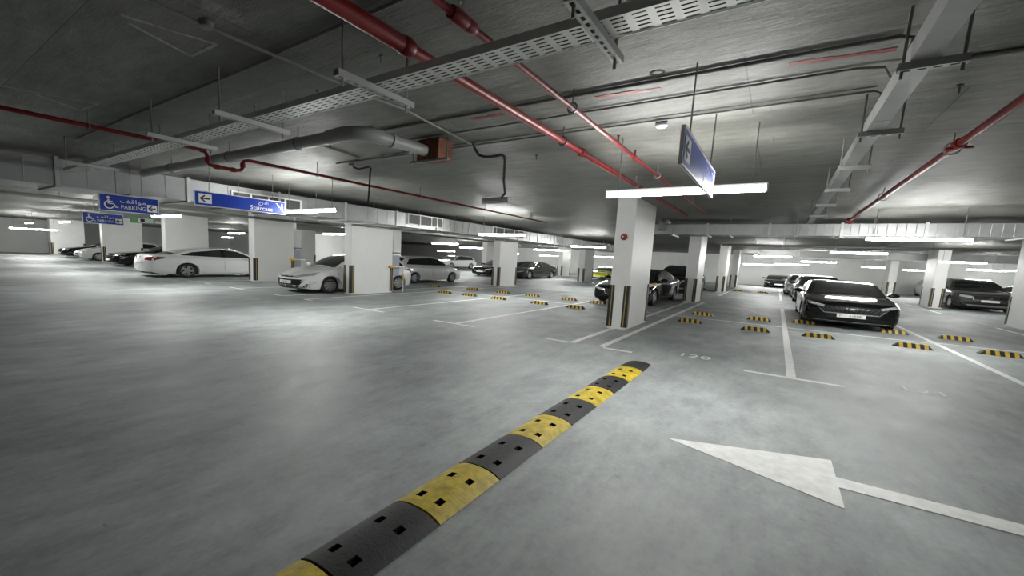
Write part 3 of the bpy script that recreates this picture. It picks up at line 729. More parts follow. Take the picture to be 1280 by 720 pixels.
# ------------------------------------------------------------------ signs
def txt(t, s, size, u, v, mat='sign_white', sx=1.0, x=.0165, name='lettering'):
    o = link(name, text_mesh(s, size, mat, .001), t, (x, u, v), (math.pi / 2, 0, math.pi / 2)); o.scale = (sx, 1, 1); return o
def sign_board(name, label, loc, L, Hh, cat='sign', ch=.35):
    t = thing(name, label, cat, loc)
    MB().box(-.006, .012, -L / 2, L / 2, -Hh / 2, Hh / 2).build('board', 'sign_blue', t)
    f = MB(); e = .012
    for a, b, c, d in ((-L / 2 - e, L / 2 + e, -Hh / 2 - e, -Hh / 2), (-L / 2 - e, L / 2 + e, Hh / 2, Hh / 2 + e), (-L / 2 - e, -L / 2, -Hh / 2, Hh / 2), (L / 2, L / 2 + e, -Hh / 2, Hh / 2)): f.box(-.008, .016, a, b, c, d)
    f.build('frame', 'sign_frame', t)
    for u in (-L * ch, L * ch):
        MB().tube([(0, u, Hh / 2 + .01), (0, u, CEIL - loc[2])], .006, 6).build('hanger_chain', 'rod_steel', t)
    return t
def arrow_panel(t, u, v, w_, h_):
    p = MB().box(.012, .0155, u - w_ / 2, u + w_ / 2, v - h_ / 2, v + h_ / 2).build('arrow_panel', 'sign_white', t)
    a = MB(); x0, x1 = .0155, .0175; a0 = u - w_ * .36; s = h_ * .34; k = h_ * .075
    def bar(p0, p1):
        d = Vector((p1[0] - p0[0], p1[1] - p0[1])).normalized(); nn = Vector((-d.y, d.x)) * k
        a.prism([(p0[0] + nn.x, p0[1] + nn.y), (p1[0] + nn.x, p1[1] + nn.y), (p1[0] - nn.x, p1[1] - nn.y), (p0[0] - nn.x, p0[1] - nn.y)], 'x', x0, x1)
    bar((a0, v), (u + w_ * .36, v)); bar((a0, v), (a0 + s * 1.3, v + s)); bar((a0, v), (a0 + s * 1.3, v - s))
    a.build('arrow', 'ink', p)
def stair_sign(loc, label):
    L, Hh = 1.72, .235; t = sign_board('staircase_sign', label, loc, L, Hh)
    arrow_panel(t, -L / 2 + .17, .0, .22, .165)
    txt(t, 'Staircase', .115, L / 2 - .50, -.055, sx=1.15)
    txt(t, '\uFE9D\uFEAD\uFEAA\uFEDF\uFE8D', .085, L / 2 - .46, .062, sx=1.2)
    s = MB(); st = L / 2 - .20
    n = 5
    pts = []
    for k in range(n): pts += [(st + k * .033, .085 - k * .034), (st + (k + 1) * .033, .085 - k * .034)]
    pts += [(st + n * .033, -.085), (st + n * .033 - .028, -.085)]
    for k in range(n): s.prism([(st + k * .033, .085 - k * .034), (st + k * .033 + .045, .085 - k * .034), (st + k * .033 + .045, .085 - k * .034 - .014), (st + k * .033, .085 - k * .034 - .014)], 'x', .012, .0155); s.box(.012, .0155, st + k * .033 + .031, st + k * .033 + .045, .085 - k * .034 - .04, .085 - k * .034)
    s.build('stair_symbol', 'sign_white', t)
    s = MB(); s.lathe([(.016, .012), (.016, .0155)], 'x', (0, st + .135, .075), 12); s.box(.012, .0155, st + .118, st + .15, -.005, .055); s.box(.012, .0155, st + .12, st + .132, -.05, -.005); s.box(.012, .0155, st + .138, st + .15, -.05, -.005)
    s.build('figure_symbol', 'sign_white', t)
    return t
def parking_sign(loc, label):
    L, Hh = .86, .27; t = sign_board('parking_sign', label, loc, L, Hh, ch=.22)
    s = MB(); cu, cv = -L / 2 + .13, -.035
    s.lathe([(.022, .012), (.022, .0155)], 'x', (0, cu - .012, .085), 14)
    def arc(r0, r1, a0, a1, n=16):
        for k in range(n):
            a, b = a0 + (a1 - a0) * k / n, a0 + (a1 - a0) * (k + 1) / n
            s.prism([(cu + r0 * math.cos(a), cv + r0 * math.sin(a)), (cu + r1 * math.cos(a), cv + r1 * math.sin(a)), (cu + r1 * math.cos(b), cv + r1 * math.sin(b)), (cu + r0 * math.cos(b), cv + r0 * math.sin(b))], 'x', .012, .0155)
    arc(.055, .073, 2.0, 5.9)
    s.box(.012, .0155, cu - .022, cu + .002, -.02, .058); s.box(.012, .0155, cu, cu + .05, .012, .028); s.box(.012, .0155, cu, cu + .07, -.025, -.008)
    s.prism([(cu + .055, -.02), (cu + .075, -.02), (cu + .105, -.075), (cu + .085, -.08)], 'x', .012, .0155); s.box(.012, .0155, cu + .09, cu + .13, -.08, -.064)
    s.build('wheelchair_symbol', 'sign_white', t)
    txt(t, 'PARKING', .095, .05, -.062, sx=.95)
    txt(t, '\uFED2\uFED7\uFE8D\uFEEE\uFEE3', .095, .05, .045, sx=1.5)
    arrow_panel(t, L / 2 - .095, -.04, .155, .13)
    return t
stair_sign((-.63, 4.20, 2.325), 'blue staircase sign with white arrow hanging beside the largest lamp')
stair_sign((-8.5, 4.36, 2.305), 'long blue staircase sign hanging on the left')
parking_sign((-9.55, 2.86, 2.135), 'blue wheelchair parking sign with white arrow, the larger one at left')
parking_sign((-15.0, 3.88, 2.045), 'smaller blue wheelchair parking sign below and behind the larger one')
t = thing('exit_sign', 'small green lit exit sign hanging at the left', 'sign', (-14.0, 4.45, 2.04))
MB().box(-.015, .015, -.26, .26, -.075, .075).build('board', 'sign_green', t)
o = MB().box(.015, .02, -.1, .24, -.06, .06).build('face', 'sign_white', t)
MB().box(.02, .024, -.05, .05, -.04, .045).build('runner_symbol', 'ink', o)
for u in (-.2, .2): MB().tube([(0, u, .085), (0, u, CEIL - 2.04)], .006, 6).build('hanger_rod', 'rod_steel', t)

# posts with a yellow arm and the louvred units behind the columns
def post_arm(x, y, label, post=True):
    t = thing('bracket_post', label, 'post', (x, y, 0))
    if post:
        MB().tube([(0, .52, 0), (0, .52, 1.0)], .022, 10).build('post', 'vent_white', t, True)
        MB().tube([(0, .52, .45), (0, .52, .72)], .026, 10).build('sleeve', 'arm_yellow', t, True)
    else: MB().box(-.06, .02, -.55, -.5, .93, 1.01).build('wall_bracket', 'vent_white', t); MB().tube([(0, -.5, .97), (0, -.24, .97)], .02, 8).build('stub', 'vent_white', t)
    MB().tube([(0, -.1, .97), (0, .56, .97)], .026, 10).build('arm', 'vent_white', t, True)
    MB().tube([(0, -.26, .97), (0, -.24, .97), (0, .05, .97), (0, .08, .97)], [.03, .048, .048, .035], 10).build('arm_tip', 'arm_yellow', t, True)
post_arm(-11.74, 11.66, 'white post with yellow tipped arm behind the wide white column')
post_arm(-17.92, 11.5, 'white post with yellow tipped arm behind the left wide column')
post_arm(-2.60, 12.35, 'yellow tipped arm poking out from behind the nearest column', False)
def vent_unit(x, y, label):
    t = thing('vent_unit', label, 'vent', (x, y, 0))
    MB().box(-.22, .16, 0, .42, 1.55, 2.35).build('casing', 'vent_white', t)
    for k in range(9): MB().box(.16, .19, .02, .40, 1.58 + k * .085, 1.58 + k * .085 + .05).build('slat', 'vent_white', t)
    MB().box(-.22, .18, .0, .42, 1.46, 1.52).build('shelf_bar', 'rod_steel', t)
    MB().box(-.22, .14, .0, .40, .62, 1.40).build('lower_panel', 'panel_blue', t)
    MB().box(-.2, -.14, .04, .1, 0, 2.9).build('stand', 'vent_white', t); MB().box(-.2, -.14, .3, .36, 0, 2.9).build('stand', 'vent_white', t)
vent_unit(-12.0, 11.68, 'white louvred vent unit behind the wide white column')
vent_unit(-18.25, 11.53, 'white louvred vent unit behind the left wide column')

# ------------------------------------------------------------------ cars
K = (1.125, 1.35, 0.90)      # the bays and cars of this place, width / length / height
WY = 1.22                    # wheel length factor
def interp(keys, u):
    ks = [k[0] for k in keys]; vs = [k[1] for k in keys]
    for i in range(len(ks) - 1):
        if u <= ks[i + 1] or i == len(ks) - 2:
            tt = (u - ks[i]) / max(1e-9, ks[i + 1] - ks[i]); tt = min(1, max(0, tt))
            # cubic hermite with finite-difference tangents
            def tan(j):
                if j == 0: return (vs[1] - vs[0]) / (ks[1] - ks[0])
                if j == len(ks) - 1: return (vs[-1] - vs[-2]) / (ks[-1] - ks[-2])
                a = (vs[j] - vs[j - 1]) / (ks[j] - ks[j - 1]); b = (vs[j + 1] - vs[j]) / (ks[j + 1] - ks[j])
                return 0 if a * b <= 0 else 2 * a * b / (a + b)
            h = ks[i + 1] - ks[i]; t2, t3 = tt * tt, tt ** 3
            return (2 * t3 - 3 * t2 + 1) * vs[i] + (t3 - 2 * t2 + tt) * h * tan(i) + (-2 * t3 + 3 * t2) * vs[i + 1] + (t3 - t2) * h * tan(i + 1)
    return vs[-1]

SPEC = {
 'sedan': dict(L=4.8, W=1.84, r=.335, fa=.185, ra=.775, top=[(0, .58), (.012, .68), (.04, .745), (.14, .86), (.27, .955), (.35, .975), (.6, .99), (.80, 1.02), (.88, 1.06), (.965, 1.05), (.985, .96), (1, .72)],
    roof=[(.255, .93), (.30, 1.06), (.36, 1.24), (.42, 1.375), (.48, 1.43), (.55, 1.45), (.64, 1.43), (.72, 1.355), (.80, 1.22), (.88, 1.06), (.90, 1.03)], ws=(.275, .415), rw=(.735, .865)),
 'fastback': dict(L=4.75, W=1.86, r=.35, fa=.185, ra=.775, top=[(0, .60), (.010, .72), (.03, .79), (.14, .89), (.27, .955), (.35, .97), (.6, .985), (.80, 1.02), (.88, 1.06), (.965, 1.05), (.985, .96), (1, .72)],
    roof=[(.255, .93), (.30, 1.03), (.37, 1.20), (.43, 1.33), (.49, 1.385), (.55, 1.40), (.64, 1.38), (.74, 1.31), (.83, 1.19), (.91, 1.06), (.93, 1.03)], ws=(.275, .43), rw=(.75, .89)),
 'small_sedan': dict(L=4.0, W=1.73, r=.315, fa=.205, ra=.82, top=[(0, .52), (.012, .62), (.045, .70), (.14, .87), (.27, .985), (.35, 1.0), (.6, 1.01), (.85, 1.04), (.95, 1.04), (.99, .95), (1, .72)],
    roof=[(.225, .93), (.27, 1.05), (.35, 1.26), (.43, 1.42), (.50, 1.48), (.60, 1.50), (.75, 1.47), (.86, 1.40), (.92, 1.26), (.965, 1.06), (.975, 1.0)], ws=(.245, .42), rw=(.875, .955)),
 'hatch': dict(L=3.85, W=1.67, r=.30, fa=.20, ra=.80, top=[(0, .52), (.015, .64), (.05, .74), (.14, .88), (.24, .98), (.35, 1.0), (.6, 1.01), (.85, 1.03), (.95, 1.03), (.99, .95), (1, .72)],
    roof=[(.20, .92), (.25, 1.05), (.33, 1.28), (.41, 1.45), (.50, 1.51), (.62, 1.52), (.75, 1.50), (.86, 1.44), (.92, 1.28), (.965, 1.06), (.975, 1.0)], ws=(.225, .40), rw=(.875, .955)),
 'suv': dict(L=4.7, W=1.92, r=.37, fa=.19, ra=.785, top=[(0, .70), (.012, .84), (.04, .92), (.14, 1.02), (.26, 1.09), (.35, 1.10), (.6, 1.11), (.85, 1.14), (.95, 1.14), (.99, 1.05), (1, .78)],
    roof=[(.235, 1.05), (.28, 1.19), (.34, 1.41), (.41, 1.58), (.48, 1.65), (.60, 1.68), (.75, 1.65), (.86, 1.58), (.92, 1.42), (.965, 1.18), (.975, 1.1)], ws=(.255, .40), rw=(.875, .955)),
 'sports': dict(L=4.5, W=1.92, r=.34, fa=.18, ra=.79, top=[(0, .42), (.012, .52), (.05, .60), (.14, .74), (.27, .82), (.35, .86), (.6, .90), (.80, .96), (.90, .98), (.965, .95), (.985, .86), (1, .66)],
    roof=[(.27, .80), (.32, .92), (.40, 1.10), (.47, 1.19), (.54, 1.22), (.62, 1.19), (.72, 1.11), (.82, 1.01), (.88, .96)], ws=(.29, .45), rw=(.70, .83)),
}
BODY = {}
def body_mesh(kind, bulge):
    key = (kind, bulge)
    if key in BODY: return BODY[key]
    s = SPEC[kind]; L, W, r = s['L'], s['W'], s['r']; w2 = W / 2
    wk = [(0, .84), (.012, .90), (.04, .945), (.10, .98), (.2, 1), (.8, 1), (.9, .985), (.96, .955), (.988, .91), (1, .85)]
    bk = [(0, .30), (.012, .21), (.05, .17), (.1, .165), (.9, .18), (.96, .21), (.99, .28), (1, .36)]
    if kind == 'suv': bk = [(a, b + .06) for a, b in bk]
    ar = r + .055; arL = ar * WY / K[1] * 1.0      # arch half-length in unscaled units
    us = set(np.linspace(0, 1, 41).tolist()) | {.004, .012, .02, .03, .04, .97, .98, .988, .996}
    for c in (s['fa'], s['ra']):
        for k in range(-9, 10): us.add(round(c + arL / L * math.sin(k / 9 * math.pi / 2) * 1.0, 5))
        us.add(c - arL / L - .0015); us.add(c + arL / L + .0015)
    us = sorted(us)
    sk = [(0, .93), (.1, .972), (.35, 1.0), (.6, 1.0), (.68, .992), (.8, .985), (.92, .955), (1.0, .86)]
    fr = [0, .07, .2, .35, .5, .62, .68, .74, .82, .90, .96, 1.0]
    m = MB(); rings = []
    def yb(u, x):
        y = -L / 2 + u * L; q = (x / w2) ** 2
        return y + bulge * q * max(0, 1 - u / .2) ** 1.5 - .55 * bulge * q * max(0, 1 - (1 - u) / .2) ** 1.5
    for u in us:
        w_ = w2 * interp(wk, u); T = interp(s['top'], u); b0 = interp(bk, u); b = b0
        for c in (s['fa'], s['ra']):
            d = (u - c) * L / arL
            if abs(d) < 1: b = max(b, r + ar * math.sqrt(1 - d * d) - .01)
        b = min(b, T - .06)
        half = [(0, b), (.5 * w_, b), (.80 * w_, b)]
        for f in fr:
            z = b + (T - b) * f; sa = (z - b0) / (T - b0)
            half.append((w_ * interp(sk, sa), z))
        half += [(.70 * w_, T + .012), (.4 * w_, T + .024), (0, T + .028)]
        ring = [(-x, yb(u, x), z) for x, z in reversed(half[1:-1])]
        full = half[0:1] + half[1:-1] + half[-1:]
        pts = [(x, yb(u, x), z) for x, z in full] + [(-x, yb(u, x), z) for x, z in reversed(full[1:-1])]
        idx = []
        for p in pts: idx.append(len(m.v)); m.v.append(p)
        rings.append(idx)
    n = len(rings[0])
    for a, b in zip(rings[:-1], rings[1:]):
        for i in range(n): m.f.append((a[i], a[(i + 1) % n], b[(i + 1) % n], b[i])); m.m.append(0)
    hN = n // 2
    for ring, u in ((rings[0], 0.0), (rings[-1], 1.0)):
        rows = []
        for i in range(0, hN + 1):
            R_ = m.v[ring[i]]; Lp = m.v[ring[(n - i) % n]]; row = []
            for k in range(11):
                x = R_[0] + (Lp[0] - R_[0]) * k / 10; row.append(len(m.v)); m.v.append((x, yb(u, x), R_[2] if i not in (0,) else R_[2]))
            rows.append(row)
        for a, b in zip(rows[:-1], rows[1:]):
            for k in range(10): m.f.append((a[k], a[k + 1], b[k + 1], b[k])); m.m.append(0)
    # cabin
    rk = s['roof']; u0, u1 = rk[0][0], rk[-1][0]; rings = []
    for u in np.linspace(u0, u1, 46):
        w_ = w2 * interp(wk, min(max(u, .2), .8)) * (1 - .10 * max(0, (u - .7) / .3) ** 1.5 - .05 * max(0, (.35 - u) / .2))
        T = interp(s['top'], u) - .03; Z = max(interp(rk, u), T + .004); wb = w_ * .905
        tum = lambda z: wb - .30 * max(0, z - T) - .04 * max(0, (z - T) / .45) ** 2
        dz = Z - T; e = min(.07, dz * .3)
        half = [(wb, T)] + [(tum(T + (dz - e) * f), T + (dz - e) * f) for f in (.15, .4, .7, 1.0)]
        xe = half[-1][0]; half += [(xe - .022, Z - e * .45), (xe - .065, Z - e * .12), (xe * .7, Z + .008), (xe * .35, Z + .02), (0, Z + .024)]
        y = -L / 2 + u * L; cv = .10 * max(0, (u - .72) / .2); cf = .14 * max(0, (.46 - u) / .2)
        pts = [(x, y + cf * (x / w2) ** 2 - cv * (x / w2) ** 2, z) for x, z in half] + [(-x, y + cf * (x / w2) ** 2 - cv * (x / w2) ** 2, z) for x, z in reversed(half[:-1])]
        idx = []
        for p in pts: idx.append(len(m.v)); m.v.append(p)
        rings.append(idx)
    n = len(rings[0])
    for a, b in zip(rings[:-1], rings[1:]):
        for i in range(n - 1): m.f.append((a[i], a[i + 1], b[i + 1], b[i])); m.m.append(0)
    bvh = BVHTree.FromPolygons([Vector(v) for v in m.v], m.f)
    BODY[key] = (m, bvh); return BODY[key]

def scaled(m):
    o = MB(); o.v = [(x * K[0], y * K[1], z * K[2]) for x, y, z in m.v]; o.f = m.f; o.m = m.m; return o
def patch(bvh, q, axis, sign, nu=8, nv=4, off=.006, skirt=.025):
    """quad q (four 2-d corners) laid on the body along an axis, with a rim"""
    m = MB(); n = {}
    def P(u, v):
        a = [q[0][k] * (1 - u) + q[1][k] * u for k in (0, 1)]; b = [q[3][k] * (1 - u) + q[2][k] * u for k in (0, 1)]
        a = [a[k] * (1 - v) + b[k] * v for k in (0, 1)]
        if axis == 'y': o, d = Vector((a[0], sign * 9, a[1])), Vector((0, -sign, 0))
        elif axis == 'x': o, d = Vector((sign * 9, a[0], a[1])), Vector((-sign, 0, 0))
        else: o, d = Vector((a[0], a[1], 9)), Vector((0, 0, -1))
        h = bvh.ray_cast(o, d)
        if h[0] is None:
            near = {'y': Vector((a[0], sign * 2, a[1])), 'x': Vector((sign * .9, a[0], a[1])), 'z': Vector((a[0], a[1], 1.2))}[axis]
            h = bvh.find_nearest(near)
        return h[0], d
    for i in range(nu + 1):
        for j in range(nv + 1):
            p, d = P(i / nu, j / nv); n[i, j] = len(m.v); m.v.append(tuple(p - d * off))
    for i in range(nu):
        for j in range(nv): m.f.append((n[i, j], n[i + 1, j], n[i + 1, j + 1], n[i, j + 1])); m.m.append(0)
    d = {'y': Vector((0, -sign, 0)), 'x': Vector((-sign, 0, 0)), 'z': Vector((0, 0, -1))}[axis]
    rim = [(i, 0) for i in range(nu + 1)] + [(nu, j) for j in range(1, nv + 1)] + [(i, nv) for i in range(nu - 1, -1, -1)] + [(0, j) for j in range(nv - 1, 0, -1)]
    for a, b in zip(rim, rim[1:] + rim[:1]):
        A_, B_ = Vector(m.v[n[a]]), Vector(m.v[n[b]]); m.quad([A_, B_, B_ + d * skirt, A_ + d * skirt])
    return m
WHEEL = {}
def wheel_meshes(r, spokes):
    key = (r, spokes)
    if key in WHEEL: return WHEEL[key]
    t = MB(); w_ = .105
    t.lathe([(r * .66, -w_ * .9), (r * .86, -w_), (r * .97, -w_ * .85), (r, -w_ * .5), (r, w_ * .5), (r * .97, w_ * .85), (r * .86, w_), (r * .66, w_ * .9), (r * .66, -w_ * .9)], 'x', seg=28, cap=False)
    rim = MB()
    rim.lathe([(r * .70, .02), (r * .71, w_ * .92), (r * .66, w_ * .97), (r * .62, w_ * .80), (r * .62, .02)], 'x', seg=28, cap=False)
    rim.lathe([(r * .16, .0), (r * .16, w_ * .86), (r * .10, w_ * .92)], 'x', seg=14)
    for k in range(spokes):
        a = 2 * math.pi * k / spokes; c, s_ = math.cos(a), math.sin(a)
        pts = []
        for rr, ww in ((r * .10, .045 * 5 / spokes + .015), (r * .66, .035 * 5 / spokes + .012)):
            for sg in (-1, 1): pts.append((rr * c - sg * ww * s_, rr * s_ + sg * ww * c))
        rim.prism([pts[0], pts[1], pts[3], pts[2]], 'x', w_ * .62, w_ * .86)
    disc = MB().lathe([(r * .6, .0), (r * .6, w_ * .35)], 'x', seg=20)
    sc = lambda m: [(x * K[0], y * K[2] * WY, z * K[2]) for x, y, z in m.v]
    for m in (t, rim, disc): m.v = sc(m)
    WHEEL[key] = (t.mesh('tyre', 'tyre', True), rim.mesh('rim', 'alloy', True), disc.mesh('brake_disc', 'under_black')); return WHEEL[key]

def car(kind, paint, label, x, y_front, facing=-1, name='car', detail=2, bulge=.16, spokes=5, plate=None, grille='mid', roof_rails=False, cat='car', wing=False, dark_trim=False, rim='alloy', H=1.0):
    """facing -1: nose toward -Y. y_front is the world Y of the nose."""
    s = SPEC[kind]; L, W, r = s['L'], s['W'], s['r']; LL = L * K[1]
    yc = y_front + LL / 2 if facing < 0 else y_front - LL / 2
    t = thing(name, label, cat, (x, yc, 0), 0 if facing < 0 else math.pi, 'parked cars')
    m, bvh = body_mesh(kind, bulge)
    body = scaled(m).build('body', paint, t, True)
    Y = lambda u: -L / 2 + u * L
    def add(nm, quad, axis, sign, mat, parent=None, **kw):
        return scaled(patch(bvh, quad, axis, sign, **kw)).build(nm, mat, parent or t, True)
    # underbody
    MB().box(-.80 * W / 2 * K[0], .80 * W / 2 * K[0], Y(.05) * K[1], Y(.95) * K[1], .15 * K[2], .62 * K[2]).build('underbody', 'under_black', t)
    # glass
    a, b = s['ws']; Tt = lambda u: interp(s['top'], u); Rf = lambda u: interp(s['roof'], u)
    add('windshield', [(-W * .385, Y(a) + .06), (W * .385, Y(a) + .06), (W * .315, Y(b)), (-W * .315, Y(b))], 'z', 1, 'glass', nu=10, nv=8, off=.008)
    a, b = s['rw']
    add('rear_window', [(-W * .30, Y(a)), (W * .30, Y(a)), (W * .335, Y(b)), (-W * .335, Y(b))], 'z', 1, 'glass', nu=10, nv=6, off=.008)
    ur0 = s['roof'][0][0]; mid = .535 if kind != 'sports' else .60
    def wz(u): return max(Tt(u) + .06, Rf(u) - .062)
    fA, fB = s['ws'][0] + .045, s['ws'][1] + .02
    rB = min(s['rw'][0] + .02, .86); rC = min(s['rw'][1] - .03, .915)
    for sx in (-1, 1):
        fz = [(Y(fA), Tt(fA) + .03), (Y(mid - .008), Tt(mid) + .018), (Y(mid - .008), wz(mid)), (Y(fB), wz(fB) - .01)]
        add('side_window', fz, 'x', sx, 'glass', nu=10, nv=4)
        rq = [(Y(mid + .008), Tt(mid) + .018), (Y(rC - .02), Tt(rC) + .03), (Y(rB - .02), wz(rB) - .01), (Y(mid + .008), wz(mid))]
        add('side_window', rq, 'x', sx, 'glass', nu=10, nv=4)
        add('window_pillar', [(Y(mid - .012), Tt(mid) + .018), (Y(mid + .012), Tt(mid) + .018), (Y(mid + .012), wz(mid)), (Y(mid - .012), wz(mid))], 'x', sx, 'trim_black', nu=1, nv=4, off=.008)
        # mirrors
        mx = W / 2 * .96; my = Y(fA + .02); mz = Tt(fA) + .06
        mm = MB(); n0 = 0
        mm.lathe([(.02, -.07), (.062, -.05), (.075, 0), (.07, .035), (.04, .05)], 'y', (sx * (mx + .09), my, mz), 10)
        mm.v = [(vx + (vx - sx * (mx + .09)) * .7, vy, vz) for vx, vy, vz in mm.v]
        mm.box(min(sx * (mx - .12), sx * (mx + .08)), max(sx * (mx - .12), sx * (mx + .08)), my - .02, my + .02, mz - .05, mz - .015)
        scaled(mm).build('mirror', paint if not dark_trim else 'trim_black', t, True)
        # door handles and seams on nearer cars
        if detail > 1:
            for u in (mid - .06, mid + .13):
                add('door_handle', [(Y(u) - .09, Tt(u) - .13), (Y(u) + .09, Tt(u) - .13), (Y(u) + .09, Tt(u) - .105), (Y(u) - .09, Tt(u) - .105)], 'x', sx, paint, nu=3, nv=1, off=.03, skirt=.04)
            for u in (fA - .02, mid):
                add('door_seam', [(Y(u) - .004, .30), (Y(u) + .004, .30), (Y(u) + .004, Tt(u) - .03), (Y(u) - .004, Tt(u) - .03)], 'x', sx, 'trim_black', nu=1, nv=8, off=.0015, skirt=.01)
            add('sill', [(Y(s['fa'] + .10), .20), (Y(s['ra'] - .10), .20), (Y(s['ra'] - .10), .27), (Y(s['fa'] + .10), .27)], 'x', sx, 'trim_black' if dark_trim else paint, nu=10, nv=2, off=.02)
        # wheels
        ty, ri, di = wheel_meshes(r, spokes)
        for c in (s['fa'], s['ra']):
            wo = link('wheel', ty, t, (sx * (W / 2 - .125) * K[0], Y(c) * K[1], r * K[2]), (0, 0, 0 if sx > 0 else math.pi))
            link('rim', ri, wo); link('brake_disc', di, wo)
    nz = Tt(.03)
    front = dict(
        fastback=dict(head=[(.50, nz - .085), (.90, nz + .03), (.90, nz - .045), (.52, nz - .15)], g=[(-.48, nz - .29), (.48, nz - .29), (.66, nz - .09), (-.66, nz - .09)], lower=[(-.62, .26), (.62, .26), (.70, .36), (-.70, .36)]),
        sedan=dict(head=[(.46, nz - .11), (.88, nz - .02), (.88, nz - .10), (.50, nz - .18)], g=[(-.38, nz - .30), (.38, nz - .30), (.46, nz - .10), (-.46, nz - .10)], lower=[(-.6, .24), (.6, .24), (.66, .36), (-.66, .36)]),
        small_sedan=dict(head=[(.36, nz - .02), (.85, nz + .14), (.85, nz + .02), (.40, nz - .11)], g=[(-.30, nz - .08), (.30, nz - .08), (.34, nz - .03), (-.34, nz - .03)], lower=[(-.46, .21), (.46, .21), (.70, .53), (-.70, .53)]),
        hatch=dict(head=[(.40, nz - .10), (.80, nz + .02), (.80, nz - .09), (.44, nz - .2)], g=[(-.36, nz - .2), (.36, nz - .2), (.36, nz - .12), (-.36, nz - .12)], lower=[(-.5, .25), (.5, .25), (.5, .38), (-.5, .38)]),
        suv=dict(head=[(.46, nz - .10), (.92, nz - .01), (.92, nz - .13), (.50, nz - .2)], g=[(-.46, nz - .28), (.46, nz - .28), (.50, nz - .08), (-.50, nz - .08)], lower=[(-.70, .38), (.70, .38), (.80, .50), (-.80, .50)]),
        sports=dict(head=[(.52, nz - .04), (.88, nz + .06), (.88, nz - .0), (.56, nz - .12)], g=[(-.7, .24), (.7, .24), (.6, .34), (-.6, .34)], lower=[(-.4, .18), (.4, .18), (.5, .22), (-.5, .22)]))[kind]
    for sx in (-1, 1):
        h = [(sx * p[0] * W / 1.84, p[1]) for p in front['head']]
        hl = add('headlight', h, 'y', -1, 'headlight', nu=8, nv=3, off=.008)
        if kind in ('small_sedan', 'sedan', 'suv'):
            f = [(sx * .62, .24), (sx * .77, .24), (sx * .86, .48), (sx * .845, .48)]
            add('fog_recess', f, 'y', -1, 'trim_black', nu=3, nv=4, off=.006)
        if kind == 'suv' and sx > 0: add('skid_plate', [(-.58, .27), (.58, .27), (.66, .36), (-.66, .36)], 'y', -1, 'paint_silver', nu=10, nv=2, off=.012)
        if kind == 'fastback':
            add('air_intake', [(sx * .64, .29), (sx * .84, .30), (sx * .88, .46), (sx * .70, .44)], 'y', -1, 'trim_black', nu=4, nv=3, off=.006)
            add('daytime_light', [(sx * .86, .50), (sx * .885, .50), (sx * .90, .66), (sx * .875, .66)], 'y', -1, 'headlight', nu=1, nv=4, off=.01)
        tz = Tt(.96) - .16
        add('taillight', [(sx * .42, tz - .08), (sx * .86, tz - .11), (sx * .86, tz + .08), (sx * .46, tz + .05)], 'y', 1, 'taillight', nu=8, nv=3, off=.008)
        add('taillight', [(Y(.895), tz + .045), (Y(.985), tz - .12), (Y(.985), tz + .085), (Y(.915), tz + .08)], 'x', sx, 'taillight', nu=4, nv=3, off=.008)
    g = add('grille', front['g'], 'y', -1, 'trim_black', nu=12, nv=5, off=.006)
    add('lower_grille', front['lower'], 'y', -1, 'trim_black', nu=12, nv=3, off=.006)
    gq = front['g']
    if detail > 1 and kind in ('fastback', 'sedan', 'suv'):
        for k in range(13):
            f = (k + .5) / 13
            xb = gq[0][0] + (gq[1][0] - gq[0][0]) * f; xt = gq[3][0] + (gq[2][0] - gq[3][0]) * f; zb, zt = gq[0][1] + .015, gq[2][1] - .015
            add('grille_bar', [(xb - .008, zb), (xb + .008, zb), (xt + .008, zt), (xt - .008, zt)], 'y', -1, 'paint_grey', g, nu=1, nv=3, off=.016)
        lo = [(gq[0][0] * 1.02, gq[0][1] - .028), (gq[1][0] * 1.02, gq[1][1] - .028), (gq[1][0], gq[1][1]), (gq[0][0], gq[0][1])]
        add('chrome_trim', lo, 'y', -1, 'chrome', g, nu=12, nv=1, off=.014)
        for sg in (-1, 1):
            sd = [(sg * gq[1][0], gq[1][1] - .028), (sg * (gq[1][0] + .03), gq[1][1] - .02), (sg * (gq[2][0] + .028), gq[2][1]), (sg * gq[2][0], gq[2][1])]
            add('chrome_trim', sd, 'y', -1, 'chrome', g, nu=1, nv=5, off=.014)
    # badge
    bz = (gq[0][1] + gq[2][1]) / 2 + .01
    bd = add('badge', [(-.055, bz - .03), (.055, bz - .03), (.055, bz + .035), (-.055, bz + .035)], 'y', -1, 'chrome', nu=2, nv=2, off=.024)
    add('badge', [(-.05, Tt(.96) - .14), (.05, Tt(.96) - .14), (.05, Tt(.96) - .07), (-.05, Tt(.96) - .07)], 'y', 1, 'chrome', nu=2, nv=2, off=.012)
    pz = {'fastback': gq[0][1] - .075, 'small_sedan': .42, 'suv': .57, 'hatch': .45, 'sports': .36}.get(kind, .40)
    pf = add('license_plate', [(-.26, pz - .055), (.26, pz - .055), (.26, pz + .055), (-.26, pz + .055)], 'y', -1, 'plate', nu=4, nv=1, off=.03, skirt=.06)
    add('license_plate', [(-.26, .68), (.26, .68), (.26, .79), (-.26, .79)], 'y', 1, 'plate', nu=4, nv=1, off=.02, skirt=.05)
    if plate:
        h = bvh.ray_cast(Vector((0, -9, pz)), Vector((0, 1, 0)))
        yy = (h[0].y - .0315) * K[1]
        for s_, xx, sz in plate:
            tx = link('lettering', text_mesh(s_, sz, 'ink', .0008), pf, (xx * K[0], yy, pz * K[2] - .002), (math.pi / 2, 0, 0)); tx.scale = (1.3, 1, 1)
